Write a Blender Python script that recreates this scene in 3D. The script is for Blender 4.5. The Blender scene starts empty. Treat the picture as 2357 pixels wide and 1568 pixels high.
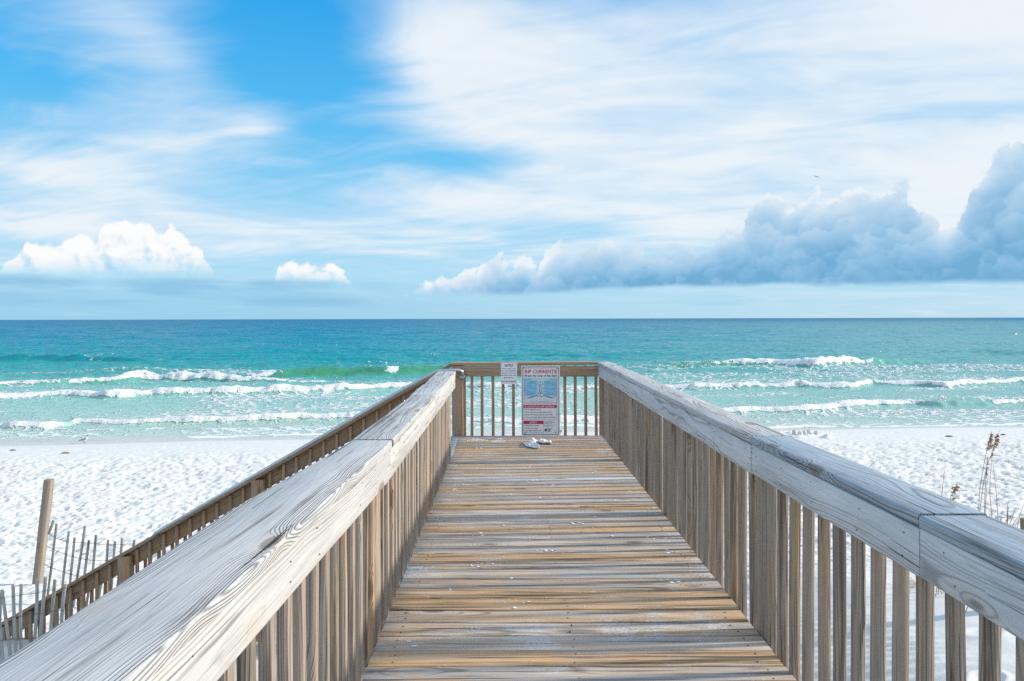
import bpy, bmesh, math, random
import numpy as np
from mathutils import Vector, Matrix

R = math.radians
random.seed(7)
SC = bpy.context.scene
COL = SC.collection

# ------------------------------------------------------------------ camera
EYE = 6.5                      # eye height above the sea
FPX, CX, HZ0 = 1600.0, 1170.0, 733.7   # focal length and vanishing point in the measured 2357x1568 frame
def hz(px): return 736.5 - 5.5 * px / 2357.0
def at(px, py, Y):
    """world point that stands Y metres ahead and shows at px, py of the measured frame"""
    return Vector(((px - CX) / FPX * Y, Y, EYE - (py - hz(px)) / FPX * Y))
cam_d = bpy.data.cameras.new('camera')
cam_d.sensor_width = 36.0
cam_d.lens = 36.0 * FPX / 2357.0
cam_d.shift_x = (1178.5 - CX) / 2357.0
cam_d.shift_y = -(784.0 - HZ0) / 2357.0
cam_d.clip_start, cam_d.clip_end = 0.05, 120000
cam = bpy.data.objects.new('camera', cam_d)
COL.objects.link(cam)
cam.location = (0, 0, EYE)
cam.matrix_world = Matrix.Translation((0, 0, EYE)) @ Matrix.Rotation(R(90), 4, 'X') @ Matrix.Rotation(R(-0.134), 4, 'Z')
SC.camera = cam

# ------------------------------------------------------------------ node helper
class NT:
    def __init__(s, tree): s.t = tree
    def n(s, typ, **kw):
        nd = s.t.nodes.new(typ)
        for k, v in kw.items(): setattr(nd, k, v)
        return nd
    def put(s, sock, v):
        if isinstance(v, V): s.t.links.new(v.s, sock)
        elif hasattr(v, 'node'): s.t.links.new(v, sock)
        elif v is not None: sock.default_value = v
    def m(s, op, a, b=None, c=None, clamp=False):
        nd = s.n('ShaderNodeMath', operation=op); nd.use_clamp = clamp
        s.put(nd.inputs[0], a)
        if b is not None: s.put(nd.inputs[1], b)
        if c is not None: s.put(nd.inputs[2], c)
        return V(s, nd.outputs[0])
    def xyz(s, x, y, z):
        nd = s.n('ShaderNodeCombineXYZ')
        for i, v in enumerate((x, y, z)): s.put(nd.inputs[i], v)
        return V(s, nd.outputs[0])
    def sep(s, v):
        nd = s.n('ShaderNodeSeparateXYZ'); s.put(nd.inputs[0], v)
        return [V(s, o) for o in nd.outputs]
    def noise(s, vec, scale=1.0, detail=2.0, rough=0.5, dist=0.0, color=False, dim='3D'):
        nd = s.n('ShaderNodeTexNoise', noise_dimensions=dim); s.put(nd.inputs['Vector'], vec)
        nd.inputs['Scale'].default_value = scale; nd.inputs['Detail'].default_value = detail
        nd.inputs['Roughness'].default_value = rough; nd.inputs['Distortion'].default_value = dist
        return V(s, nd.outputs['Color' if color else 'Fac'])
    def voro(s, vec, scale=1.0, feature='F1', smooth=None, detail=0, rnd=1.0, dim='3D'):
        nd = s.n('ShaderNodeTexVoronoi', feature=feature, voronoi_dimensions=dim); s.put(nd.inputs['Vector'], vec)
        nd.inputs['Scale'].default_value = scale; nd.inputs['Detail'].default_value = detail
        nd.inputs['Randomness'].default_value = rnd
        if smooth is not None and 'Smoothness' in nd.inputs: nd.inputs['Smoothness'].default_value = smooth
        return nd
    def ss(s, v, a, b):
        nd = s.n('ShaderNodeMapRange', interpolation_type='SMOOTHSTEP')
        s.put(nd.inputs['Value'], v); s.put(nd.inputs['From Min'], a); s.put(nd.inputs['From Max'], b)
        return V(s, nd.outputs['Result'])
    def mix(s, f, a, b, mode='MIX'):
        nd = s.n('ShaderNodeMix', data_type='RGBA', blend_type=mode); nd.clamp_factor = True
        s.put(nd.inputs[0], f)
        for sock, v in ((nd.inputs[6], a), (nd.inputs[7], b)):
            if isinstance(v, tuple) and len(v) == 3: v = v + (1,)
            s.put(sock, v)
        return V(s, nd.outputs[2])
    def ramp(s, f, stops, interp='LINEAR'):
        nd = s.n('ShaderNodeValToRGB'); s.put(nd.inputs[0], f)
        cr = nd.color_ramp; cr.interpolation = interp
        while len(cr.elements) < len(stops): cr.elements.new(0.5)
        for e, (p, c) in zip(cr.elements, stops): e.position = p; e.color = tuple(c) + (1,)
        return V(s, nd.outputs[0])
    def curve(s, f, pts):
        nd = s.n('ShaderNodeFloatCurve'); s.put(nd.inputs['Value'], f); nd.inputs['Factor'].default_value = 1
        c = nd.mapping.curves[0]; pts = sorted(pts)
        c.points[0].location = pts[0]; c.points[1].location = pts[-1]
        for p in pts[1:-1]: c.points.new(*p)
        for p in c.points: p.handle_type = 'VECTOR'
        nd.mapping.update()
        return V(s, nd.outputs[0])
    def vm(s, op, a, b=None):
        nd = s.n('ShaderNodeVectorMath', operation=op); s.put(nd.inputs[0], a)
        if b is not None: s.put(nd.inputs[1], b)
        return V(s, nd.outputs[0])
class V:
    def __init__(s, nt, sock): s.nt, s.s = nt, sock
    def _o(s, op, b, r=False): return s.nt.m(op, b, s) if r else s.nt.m(op, s, b)
    def __add__(s, b): return s._o('ADD', b)
    __radd__ = __add__
    def __mul__(s, b): return s._o('MULTIPLY', b)
    __rmul__ = __mul__
    def __sub__(s, b): return s._o('SUBTRACT', b)
    def __rsub__(s, b): return s._o('SUBTRACT', b, True)
    def __truediv__(s, b): return s._o('DIVIDE', b)
    def __pow__(s, b): return s._o('POWER', b)
    def sin(s): return s.nt.m('SINE', s)
    def exp(s): return s.nt.m('EXPONENT', s)
    def abs(s): return s.nt.m('ABSOLUTE', s)
    def sqrt(s): return s.nt.m('SQRT', s)
    def fract(s): return s.nt.m('FRACT', s)
    def sat(s): return s.nt.m('ADD', s, 0.0, clamp=True)
    def max(s, b): return s.nt.m('MAXIMUM', s, b)
    def min(s, b): return s.nt.m('MINIMUM', s, b)
def lin(r, g, b):
    f = lambda c: c / 255 / 12.92 if c <= 10 else ((c / 255 + 0.055) / 1.055) ** 2.4
    return (f(r), f(g), f(b))

# ------------------------------------------------------------------ sky
SUN_EL, SUN_AZ = 23.0, 86.0        # degrees; azimuth clockwise from straight ahead
world = bpy.data.worlds.new('World'); SC.world = world; world.use_nodes = True
wt = world.node_tree
for n_ in list(wt.nodes): wt.nodes.remove(n_)
W = NT(wt)
tc = W.n('ShaderNodeTexCoord')
dx, dy, dz = W.sep(V(W, tc.outputs['Generated']))
hyp = (dx * dx + dy * dy).sqrt().max(0.001)
az = W.m('ARCTAN2', dx, dy)
tn = dz / hyp                                   # tangent of the elevation
def sky_at(px, py):
    a = math.atan((px - CX) / FPX)
    return a, (hz(px) - py) / FPX * math.cos(a)
sky_n = W.n('ShaderNodeTexSky', sky_type='NISHITA')
sky_n.sun_disc = False
sky_n.sun_elevation = R(SUN_EL); sky_n.sun_rotation = R(SUN_AZ)
sky_n.altitude = 0; sky_n.air_density = 1.0; sky_n.dust_density = 0.6; sky_n.ozone_density = 3.0
nish = W.vm('MULTIPLY', V(W, sky_n.outputs[0]), (0.10, 0.10, 0.10))
f_el = W.m('MULTIPLY', W.m('ARCTANGENT', tn.max(0.0)), 2 / math.pi)
def ft(t): return math.atan(t) * 2 / math.pi
clear = W.ramp(f_el, [(0.0, lin(160, 213, 241)), (ft(.05), lin(178, 228, 251)), (ft(.12), lin(156, 220, 252)), (ft(.2), lin(122, 206, 251)),
                      (ft(.3), lin(84, 190, 249)), (ft(.45), lin(48, 170, 242)), (ft(.9), lin(36, 146, 228)), (1.0, lin(30, 124, 210))])
base = W.mix(0.93, nish, clear)
# high thin cloud, projected on a flat layer so that it foreshortens towards the horizon
den = tn.max(0.0) + 0.10
pxl = W.m('SINE', az) / den; pyl = W.m('COSINE', az) / den
lay = W.xyz(pxl, pyl, 0.0)
wv = W.vm('SUBTRACT', W.noise(lay, 0.55, 2, .5, color=True), (.5, .5, .5))
layw = W.vm('ADD', lay, W.vm('MULTIPLY', wv, (1.3, 1.3, 0)))
lx, ly, _ = W.sep(layw)
c1, s1 = math.cos(R(28)), math.sin(R(28))
st = W.xyz((lx * c1 + ly * s1) * 0.34, (ly * c1 - lx * s1) * 1.15, 3.7)
fb = W.noise(st, 2.0, 7, .53, dim='2D')
c2, s2 = math.cos(R(-18)), math.sin(R(-18))
fb2 = W.noise(W.xyz((lx * c2 + ly * s2) * .55, (ly * c2 - lx * s2) * 1.7, 9.1), 2.6, 7, .54, .3, dim='2D')
fb3 = W.noise(lay, 1.15, 5, .5, dim='2D')
nse = fb * 0.46 + fb2 * 0.30 + fb3 * 0.32 - .04
def blob(px, py, sx, sy, amp, rot=0.0):
    a, t = sky_at(px, py)
    ka = math.cos(a) ** 2
    c, s_ = math.cos(R(rot)), math.sin(R(rot))
    u, v = (az - a) * FPX, (tn - t) * FPX
    if rot: u, v = u * c + v * s_, v * c - u * s_
    q = (u / (sx * max(ka, .75))); w = v / sy
    return (q * q + w * w) * -0.5, amp
blobs = [(1750, 130, 430, 190, 1.0), (1200, 250, 190, 90, .75, -12), (1010, 60, 170, 130, .42, -35), (2100, 330, 420, 130, .85), (1350, 440, 330, 55, .62),
         (2300, 120, 400, 260, .8), (1800, 470, 400, 70, .6), (330, 80, 150, 45, .42, -25), (600, 285, 60, 30, .55, 15), (120, 440, 280, 100, .42), (430, 300, 150, 140, .34), (200, 250, 180, 80, .30, 12), (70, 60, 120, 50, .20, -20), (520, 60, 160, 50, .22, -30), (180, 170, 260, 90, .08, -15), (420, 180, 120, 60, .18, -30), (300, 360, 260, 60, .25, 8), (1230, 60, 200, 120, .5),
         (640, 545, 300, 50, .46), (110, 530, 220, 30, .42), (900, 480, 300, 60, .34), (1150, 600, 300, 40, .3),
         (650, 170, 150, 100, -.36), (770, 360, 110, 55, -.34), (1060, 372, 130, 16, -.36), (60, 110, 120, 60, -.3), (120, 230, 200, 60, -.1), (1480, 320, 300, 14, -.12), (640, 400, 120, 40, -.12)]
msum = None
for b in blobs:
    e_, amp = blob(*b)
    term = e_.exp() * amp
    msum = term if msum is None else msum + term
# beyond the frame the thin cloud carries on, its cover raised to brighten shaded faces: heavy on the sun's side, broken elsewhere
side = W.noise(W.vm('MULTIPLY', lay, (.35, .35, .35)), 1.0, 2, .5)
out = W.ss(az.abs(), 0.66, 0.95).max(W.ss(tn, .5, .75))
msum = W.mix(out, msum, (side + 0.10) * 1.0 + W.ss(W.m('SINE', az), -.2, .9) * 0.2)
msum = W.sep(msum)[0].min(0.98)
cir = W.ss(msum * .92 + (nse - 0.47) * (2.5 - msum * .9), -0.02, 1.14)
cir_c = W.mix(W.ss(msum + (fb2 - .5) * .9 + (fb3 - .5) * 1.8, .25, 1.15), lin(206, 230, 251), lin(240, 247, 252))
col = W.mix(cir * 0.97, base, cir_c)
# pale air low over the sea
lowband = W.noise(W.xyz(az * 3.0, tn * 45.0, 1.3), 1.6, 5, .55)
low_m = W.ss(lowband + (0.06 - tn) * 5.0, .42, .72) * W.ss(tn, .115, .03)
col = W.mix(low_m * 0.55, col, W.mix(W.ss(az, -.4, .5), lin(158, 210, 240), lin(208, 234, 246)))
# heaped cloud: skyline and underside follow curves over the azimuth, edges and shading come from noise
A0, A1 = -0.95, 0.95
def cx(px): return (math.atan((px - CX) / FPX) - A0) / (A1 - A0)
def prof(pts, extra):
    r = [(cx(p), max(0, sky_at(p, q)[1]) * 2.0) for p, q in pts]
    return sorted(r + extra)
tops = [(-120, 640), (0, 628), (30, 600), (62, 565), (110, 556), (150, 560), (185, 543), (222, 546), (238, 522), (288, 510), (318, 520), (342, 515), (362, 532), (376, 552), (388, 520), (420, 540), (440, 556), (468, 574), (474, 600), (500, 650),
        (622, 662), (632, 632), (660, 610), (690, 614), (710, 608), (745, 620), (770, 612), (800, 640), (815, 668), (870, 700), (905, 688), (960, 668), (990, 648), (1030, 642), (1062, 615), (1100, 622), (1140, 588), (1170, 612), (1205, 600), (1240, 612), (1285, 568), (1320, 585), (1360, 578), (1400, 566), (1440, 580), (1500, 578), (1560, 560), (1600, 570), (1640, 560), (1660, 532), (1716, 520), (1728, 470), (1762, 452), (1800, 470), (1850, 455), (1902, 446), (1940, 462), (1990, 456), (2015, 448), (2040, 432), (2090, 428), (2110, 465), (2138, 505), (2172, 545), (2194, 525), (2206, 470), (2180, 450), (2232, 440), (2262, 410), (2300, 345), (2357, 312), (2450, 270)]
tops = [p for p in tops if p != (2180, 450)]
topc = W.curve((az - A0) / (A1 - A0), prof(tops, [(0, .04), (.03, .06), (.94, .60), (.985, .30), (1, .1)])) * 0.5
bots = [(-120, 650), (0, 648), (300, 644), (480, 640), (500, 640), (620, 668), (800, 668), (860, 694), (930, 690), (1100, 683), (1300, 672), (1500, 664), (1700, 660), (1900, 658), (2100, 656), (2357, 653)]
botc = W.curve((az - A0) / (A1 - A0), prof(bots, [(0, .05), (1, .1)])) * 0.5
def billow(u, v):
    p = W.xyz(u, v, 0.4)
    w1 = W.vm('MULTIPLY', W.vm('SUBTRACT', W.noise(p, 22, 4, .6, color=True, dim='2D'), (.5, .5, .5)), (.045, .045, 0))
    q = W.vm('ADD', p, w1)
    v1 = V(W, W.voro(q, 26, 'SMOOTH_F1', .35, dim='2D').outputs['Distance'])
    v2 = V(W, W.voro(q, 66, 'SMOOTH_F1', .3, dim='2D').outputs['Distance'])
    nn = W.noise(q, 85, 5, .62, dim='2D')
    return (0.62 - v1) * 0.60 + (0.5 - v2) * 0.26 + (nn - .5) * 0.26
bl0 = billow(az, tn); bl1 = billow(az + 0.007, tn + 0.007)
def heads(sc, k):
    wv_ = W.vm('MULTIPLY', W.vm('SUBTRACT', W.noise(W.xyz(az, tn, 0.0), sc * 1.6, 3, .55, color=True, dim='2D'), (.5, .5, .5)), (k, k, 0))
    p_ = W.vm('ADD', W.xyz(az, tn, 0.0), wv_)
    nd = W.voro(p_, sc, 'SMOOTH_F1', .22, dim='2D')
    qx, qy, _z = W.sep(W.vm('SUBTRACT', p_, V(W, nd.outputs['Position'])))
    return (qy * .9 - qx * .25) * sc
hd = heads(15.0, .05) * .62 + heads(34.0, .03) * .38
right = W.ss(az, -0.21, 0.02)
edge_w = right * 0.003 + 0.006
d_top = topc - tn + 0.003 + (bl0 - 0.16) * (0.030 + right * 0.016) + hd * (right * .020 + .006)
d_bot = tn - botc + (W.noise(W.xyz(az * 14.0, tn * 30, 7.7), 1, 4, .55) - .5) * 0.014
cum = W.ss(d_top, 0.0, edge_w) * W.ss(d_bot, -0.003, 0.007 + (1.0 - right) * 0.026)
rel = (bl0 - bl1) * 2.2
hgt = W.ss((tn - botc) / (topc - botc).max(0.02), 0.0, 1.0)
sof = W.noise(W.xyz(az, tn * 1.3, 2.2), 8.5, 4, .5)
l_left = (0.40 + hgt * 0.62 + rel * .6 + hd * .45 + (sof - .5) * 1.0).sat()
l_right = (0.06 + hgt * 0.50 + rel * 0.06 + hd * .42 + (sof - .5) * 1.0 + W.ss(d_top, .035, .0) * .22 + W.ss(az, .30, -.1) * .20).sat()
c_left = W.ramp(l_left, [(0.0, lin(168, 214, 243)), (.35, lin(206, 232, 249)), (.75, lin(250, 252, 254)), (1, lin(255, 255, 255))])
c_right = W.ramp(l_right, [(0.0, lin(110, 172, 214)), (.3, lin(148, 195, 230)), (.6, lin(182, 214, 239)), (.85, lin(212, 231, 246)), (1, lin(238, 246, 251))])
col = W.mix(cum * (0.98 - right * .03), col, W.mix(right, c_left, c_right))
# grey-blue shelf under the left-hand heap
shelf = W.ss(tn, .057, .049) * W.ss(tn, .010, .026) * W.ss(az, -.14, -.26) * W.ss(W.noise(W.xyz(az * 6.0, tn * 40, 5.5), 1.2, 4, .5), .32, .6)
col = W.mix(shelf * .8, col, lin(142, 196, 231))
# below the horizon: sea and sand seen from afar
col = W.mix(W.ss(tn, 0.0, -0.01), col, lin(150, 178, 190))
bg = W.n('ShaderNodeBackground'); bg.inputs['Strength'].default_value = 0.95
W.put(bg.inputs['Color'], col)
wo = W.n('ShaderNodeOutputWorld'); wt.links.new(bg.outputs[0], wo.inputs[0])
world.cycles.sampling_method = 'MANUAL'; world.cycles.sample_map_resolution = 1024

# ------------------------------------------------------------------ sun, exposure
sun_d = bpy.data.lights.new('sun', 'SUN'); sun_d.energy = 5.0; sun_d.angle = R(2.6); sun_d.color = (1.0, 0.93, 0.82)
sun = bpy.data.objects.new('sun', sun_d); COL.objects.link(sun)
sdir = Vector((math.sin(R(SUN_AZ)) * math.cos(R(SUN_EL)), math.cos(R(SUN_AZ)) * math.cos(R(SUN_EL)), math.sin(R(SUN_EL))))
sun.rotation_euler = sdir.to_track_quat('Z', 'Y').to_euler(); sun.location = sdir * 60
vs = SC.view_settings
vs.view_transform = 'Standard'; vs.look = 'None'; vs.exposure = 0.05; vs.gamma = 1.0; vs.use_curve_mapping = False

SC.cycles.use_denoising = False; SC.cycles.max_bounces = 6; SC.cycles.diffuse_bounces = 3; SC.cycles.glossy_bounces = 2; SC.cycles.transmission_bounces = 2; SC.cycles.caustics_reflective = False; SC.cycles.caustics_refractive = False

# ------------------------------------------------------------------ object helpers
def tag(o, label=None, cat=None, group=None, kind=None):
    if label: o['label'] = label
    if cat: o['category'] = cat
    if group: o['group'] = group
    if kind: o['kind'] = kind
    return o
def empty(name, loc=(0, 0, 0), **kw):
    o = bpy.data.objects.new(name, None); o.empty_display_size = .1; COL.objects.link(o); o.location = loc
    return tag(o, **kw)
def mesh_obj(name, me, mat=None, parent=None, **kw):
    o = bpy.data.objects.new(name, me); COL.objects.link(o)
    if mat is not None and not me.materials: me.materials.append(mat)
    if parent is not None: o.parent = parent
    return tag(o, **kw)
def from_bm(name, bm, mat=None, parent=None, smooth=True, **kw):
    me = bpy.data.meshes.new(name); bm.to_mesh(me); bm.free()
    if smooth: me.shade_smooth()
    return mesh_obj(name, me, mat, parent, **kw)
def set_world(o, M):
    """place a (possibly parented) object by its world matrix; parents here are never rotated"""
    if o.parent is not None: M = Matrix.Translation(-o.parent.location) @ M
    o.matrix_basis = M
def tube_bm(bm, pts, rad, seg=8, caps=True):
    pts = [Vector(p) for p in pts]
    rads = rad if isinstance(rad, (list, tuple)) else [rad] * len(pts)
    rings = []
    up = Vector((0.13, 0.21, 0.97))
    for i, p in enumerate(pts):
        d = (pts[min(i + 1, len(pts) - 1)] - pts[max(i - 1, 0)]).normalized()
        a = d.cross(up)
        if a.length < 1e-3: a = d.cross(Vector((1, 0, 0)))
        a.normalize(); b = d.cross(a)
        rings.append([bm.verts.new(p + (a * math.cos(t) + b * math.sin(t)) * rads[i]) for t in [2 * math.pi * k / seg for k in range(seg)]])
    for r0, r1 in zip(rings, rings[1:]):
        for k in range(seg): bm.faces.new((r0[k], r0[(k + 1) % seg], r1[(k + 1) % seg], r1[k]))
    if caps:
        bm.faces.new(rings[0][::-1]); bm.faces.new(rings[-1])
def box_bm(bm, x0, x1, y0, y1, z0, z1):
    v = [bm.verts.new((x, y, z)) for z in (z0, z1) for y in (y0, y1) for x in (x0, x1)]
    for f in ((0, 2, 3, 1), (4, 5, 7, 6), (0, 1, 5, 4), (2, 6, 7, 3), (0, 4, 6, 2), (1, 3, 7, 5)): bm.faces.new([v[i] for i in f])
def simple_mat(name, color, rough=.6, metal=0.0, spec=.5):
    m = bpy.data.materials.new(name); m.use_nodes = True
    b = m.node_tree.nodes['Principled BSDF']
    b.inputs['Base Color'].default_value = tuple(color) + (1,); b.inputs['Roughness'].default_value = rough
    b.inputs['Metallic'].default_value = metal; b.inputs['Specular IOR Level'].default_value = spec
    return m
def noisy_mat(name, c0, c1, scale=8.0, rough=.6, metal=0.0, bump=0.0):
    m = simple_mat(name, c0, rough, metal); T = NT(m.node_tree); b = m.node_tree.nodes['Principled BSDF']
    oc = V(T, T.n('ShaderNodeTexCoord').outputs['Object'])
    f = T.noise(oc, scale, 5, .6)
    T.put(b.inputs['Base Color'], T.mix(T.ss(f, .3, .7), tuple(c0), tuple(c1)))
    if bump:
        bn = T.n('ShaderNodeBump'); bn.inputs['Strength'].default_value = bump; bn.inputs['Distance'].default_value = .01
        T.put(bn.inputs['Height'], f); m.node_tree.links.new(bn.outputs[0], b.inputs['Normal'])
    return m

# ------------------------------------------------------------------ weathered timber
def wood(name, ring=150.0, grey=(.40, .40, .39), tan=(.50, .31, .15), pale=(.62, .61, .58), dark=(.10, .075, .055),
         tanb=0.0, paleb=0.0, line=.5, relief=.6, sand=0.0, crack=.5, knot=.55, blue=0.0, swirl=.060):
    """object X runs along the board; object colour R, G, B add tan, darkness and paleness to the single board"""
    m = bpy.data.materials.new(name); m.use_nodes = True; T = NT(m.node_tree)
    b = m.node_tree.nodes['Principled BSDF']
    tcn = T.n('ShaderNodeTexCoord'); oi = T.n('ShaderNodeObjectInfo')
    rnd = V(T, oi.outputs['Random'])
    x, y, z = T.sep(V(T, tcn.outputs['Object']))
    cr, cg, cb = [V(T, o) for o in T.n('ShaderNodeSeparateColor').outputs]
    m.node_tree.links.new(oi.outputs['Color'], cr.s.node.inputs[0])
    xo = x + rnd * 61.0
    yo = y + (rnd * 17.0).fract() * 3.0
    wr = T.noise(T.xyz(xo * .8, yo * 4.0, z * 4.0), 1.0, 2, .5, color=True)
    w1, w2, w3 = T.sep(T.vm('SUBTRACT', wr, (.5, .5, .5)))
    vn = T.voro(T.xyz(xo * 2.1, yo * 5.5, z * 3.0), 1.0, 'F1')
    kd = V(T, vn.outputs['Distance']); kc = T.sep(V(T, vn.outputs['Color']))[0]
    kon = T.ss(kc, 1.0 - knot, 1.0 - knot + .02)
    kg = (kd * kd * -22.0).exp() * kon
    cy = ((rnd * 7.3).fract() - .5) * .12; cz = (rnd * 13.7).fract() * -.10 - .015
    ry = y - cy + w1 * swirl; rz = z - cz + w2 * swirl * .8
    rr = (ry * ry + rz * rz).sqrt() - kg * .034
    rv = T.noise(T.xyz(rr * (ring * .30), rnd * 40.0, 0.0), 1.0, 2, .6, dim='2D')
    ph = rr * (ring * 6.2832) + w3 * 3.0 + (rv - .5) * 9.0
    s_ = ph.sin() * .5 + .5
    lines = s_ * s_ * s_ * T.ss(T.noise(T.xyz(rr * (ring * .55), rnd * 31.0, 5.0), 1.0, 1, .5, dim='2D'), .28, .62) * 1.25
    lvar = T.noise(T.xyz(xo * .7, yo * 14.0, z * 14.0), 1.0, 3, .5)
    lines = lines * T.ss(lvar, .25, .6)
    fib = T.noise(T.xyz(xo * 7.0, yo * 260.0, z * 260.0), 1.0, 3, .55)
    strk = T.noise(T.xyz(xo * 1.15, yo * 26.0, z * 22.0), 1.0, 4, .55)
    brd = T.noise(T.xyz(xo * 1.6, yo * 7.0, z * 7.0), 1.0, 3, .5)
    drk = T.noise(T.xyz(xo * 1.7, yo * 40.0 + 5.0, z * 40.0), 1.0, 4, .6)
    c = T.mix(T.ss(strk * .6 + brd * .4 + cr * .5 + tanb, .42, .66), grey, tan)
    c = T.mix(T.ss(brd * .5 + drk * .5 + cb * .5 + paleb, .50, .72), c, pale)
    c = T.mix(lines * line, c, T.mix(.55, c, dark))
    c = T.mix((T.ss(drk + cg * .5, .53, .74) * .8).sat(), c, dark)
    c = T.vm('MULTIPLY', c, T.xyz(fib * .55 + .72, fib * .55 + .72, fib * .55 + .72))
    core = T.ss(kd, .17, .10) * kon
    ringk = T.ss(kd, .26, .20) * kon
    c = T.mix(ringk * .18, c, tan)
    c = T.mix(core * .62, c, dark)
    ck = T.ss(T.noise(T.xyz(xo * .9 + 11.0, yo * 75.0 + w1 * 4.0, z * 75.0), 1.0, 2, .5), .665, .70) * crack
    c = T.mix(ck, c, (.03, .025, .02))
    rough = 0.72
    if blue: c = T.mix(blue, c, T.vm('MULTIPLY', c, (.78, .95, 1.18)))
    if sand:
        wp = V(T, T.n('ShaderNodeNewGeometry').outputs['Position'])
        nz = T.sep(V(T, T.n('ShaderNodeNewGeometry').outputs['Normal']))[2]
        s1_ = T.noise(wp, 2.2, 5, .62); s2_ = T.noise(wp, 90, 3, .6)
        s3_ = V(T, T.voro(wp, 55, 'F1').outputs['Distance'])
        spot = T.ss(T.voro(wp, 55, 'F1').outputs['Distance'], .16, .10) * T.ss(T.noise(wp, 7, 2, .5), .50, .62) * .8
        dust = T.ss(s1_ * .62 + s2_ * .38 + fib * .12 - lines * .05, .60, .71) * sand
        c = T.mix((dust + spot * sand).sat() * T.ss(nz, .4, .8), c, (.66, .66, .66))
    T.put(b.inputs['Base Color'], c)
    b.inputs['Roughness'].default_value = rough; b.inputs['Specular IOR Level'].default_value = .35
    hgt_ = lines * .55 + fib * .35 - ck * 1.5 - core * .4 + drk * .3
    bn = T.n('ShaderNodeBump'); bn.inputs['Strength'].default_value = relief; bn.inputs['Distance'].default_value = .004
    T.put(bn.inputs['Height'], hgt_); m.node_tree.links.new(bn.outputs[0], b.inputs['Normal'])
    return m
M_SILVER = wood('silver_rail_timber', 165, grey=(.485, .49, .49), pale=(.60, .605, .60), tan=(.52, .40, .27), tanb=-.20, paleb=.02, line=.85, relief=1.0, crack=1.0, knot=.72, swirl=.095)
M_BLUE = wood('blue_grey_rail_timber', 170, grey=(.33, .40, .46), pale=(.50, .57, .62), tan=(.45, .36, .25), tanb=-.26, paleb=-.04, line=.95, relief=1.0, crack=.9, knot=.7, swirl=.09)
M_FASC = wood('pale_fascia_timber', 120, grey=(.46, .455, .44), pale=(.56, .55, .53), tan=(.56, .42, .28), dark=(.14, .12, .11), tanb=-.14, paleb=.03, line=.72, relief=.6, crack=.6, knot=.85, swirl=.13)
M_FASC_R = wood('blue_white_fascia_timber', 110, grey=(.52, .55, .57), pale=(.66, .68, .70), tan=(.50, .42, .33), dark=(.12, .12, .13), tanb=-.24, paleb=.03, line=.8, relief=.7, crack=.7, knot=.9, swirl=.13)
M_BAL = wood('baluster_timber', 120, grey=(.365, .30, .245), tan=(.47, .30, .165), pale=(.50, .455, .40), dark=(.085, .06, .042), tanb=-.08, paleb=-.04, line=.95, relief=.9, crack=.7, knot=.5, swirl=.08)
M_DECK = wood('deck_timber', 150, grey=(.475, .435, .395), tan=(.63, .39, .195), pale=(.70, .69, .675), dark=(.085, .055, .038), tanb=-.015, paleb=-.01, line=.95, relief=1.0, sand=.75, crack=1.0, knot=.75, swirl=.08)
M_END = wood('brown_end_rail_timber', 110, grey=(.42, .30, .21), tan=(.50, .29, .15), pale=(.50, .42, .34), dark=(.15, .09, .06), tanb=-.02, paleb=-.10, line=.55, crack=.35, knot=.45)
M_STAIR = wood('dark_stair_rail_timber', 110, grey=(.36, .25, .17), tan=(.42, .25, .12), pale=(.50, .41, .33), dark=(.09, .06, .045), tanb=-.03, paleb=-.12, line=.5, crack=.35, knot=.45)
M_SLAT = wood('grey_slat_timber', 160, grey=(.46, .435, .395), tan=(.40, .28, .17), pale=(.54, .55, .53), dark=(.14, .12, .11), tanb=-.16, paleb=-.05, line=.4, crack=.3, knot=.2)
M_POST = wood('yellow_post_timber', 110, grey=(.27, .235, .205), tan=(.36, .255, .155), pale=(.42, .37, .31), dark=(.20, .15, .11), tanb=-.10, paleb=-.06, line=.5, crack=.3, knot=.4)

def board_mesh(name, L, w, t, seg=8, rad=.006, wob=.002, rs=0, bow=0.0, prof=2, taper=None):
    """timber along +X from 0 to L, width w along Y, thickness t along Z, both centred; worn edges and slight waviness"""
    rg = random.Random(rs)
    hw, ht = w / 2, t / 2
    sec = []
    for sy, sz, a0 in ((1, 1, 0), (-1, 1, 90), (-1, -1, 180), (1, -1, 270)):
        for k in range(prof):
            a = R(a0 + 90 * k / (prof - 1))
            sec.append((sy * (hw - rad) + rad * math.cos(a), sz * (ht - rad) + rad * math.sin(a)))
    bm = bmesh.new(); rings = []
    p1, p2, p3 = [rg.uniform(0, 6.28) for _ in range(3)]
    for i in range(seg + 1):
        u = i / seg; xx = u * L
        oy = wob * math.sin(xx * 2.3 + p1) + wob * .6 * math.sin(xx * 6.1 + p2); oz = wob * .7 * math.sin(xx * 3.1 + p3) + bow * (4 * u * (1 - u))
        k = 1.0 if taper is None else taper[0] + (taper[1] - taper[0]) * u
        rings.append([bm.verts.new((xx, yy * k + oy + rg.uniform(-1, 1) * wob * .25, zz + oz + rg.uniform(-1, 1) * wob * .2)) for yy, zz in sec])
    ns = len(sec)
    for r0, r1 in zip(rings, rings[1:]):
        for k in range(ns): bm.faces.new((r0[k], r1[k], r1[(k + 1) % ns], r0[(k + 1) % ns]))
    bm.faces.new(rings[0]); bm.faces.new(rings[-1][::-1])
    bmesh.ops.recalc_face_normals(bm, faces=bm.faces)
    me = bpy.data.meshes.new(name); bm.to_mesh(me); bm.free()
    me.shade_smooth()
    try: me.set_sharp_from_angle(angle=R(50))
    except Exception: pass
    return me
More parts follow.
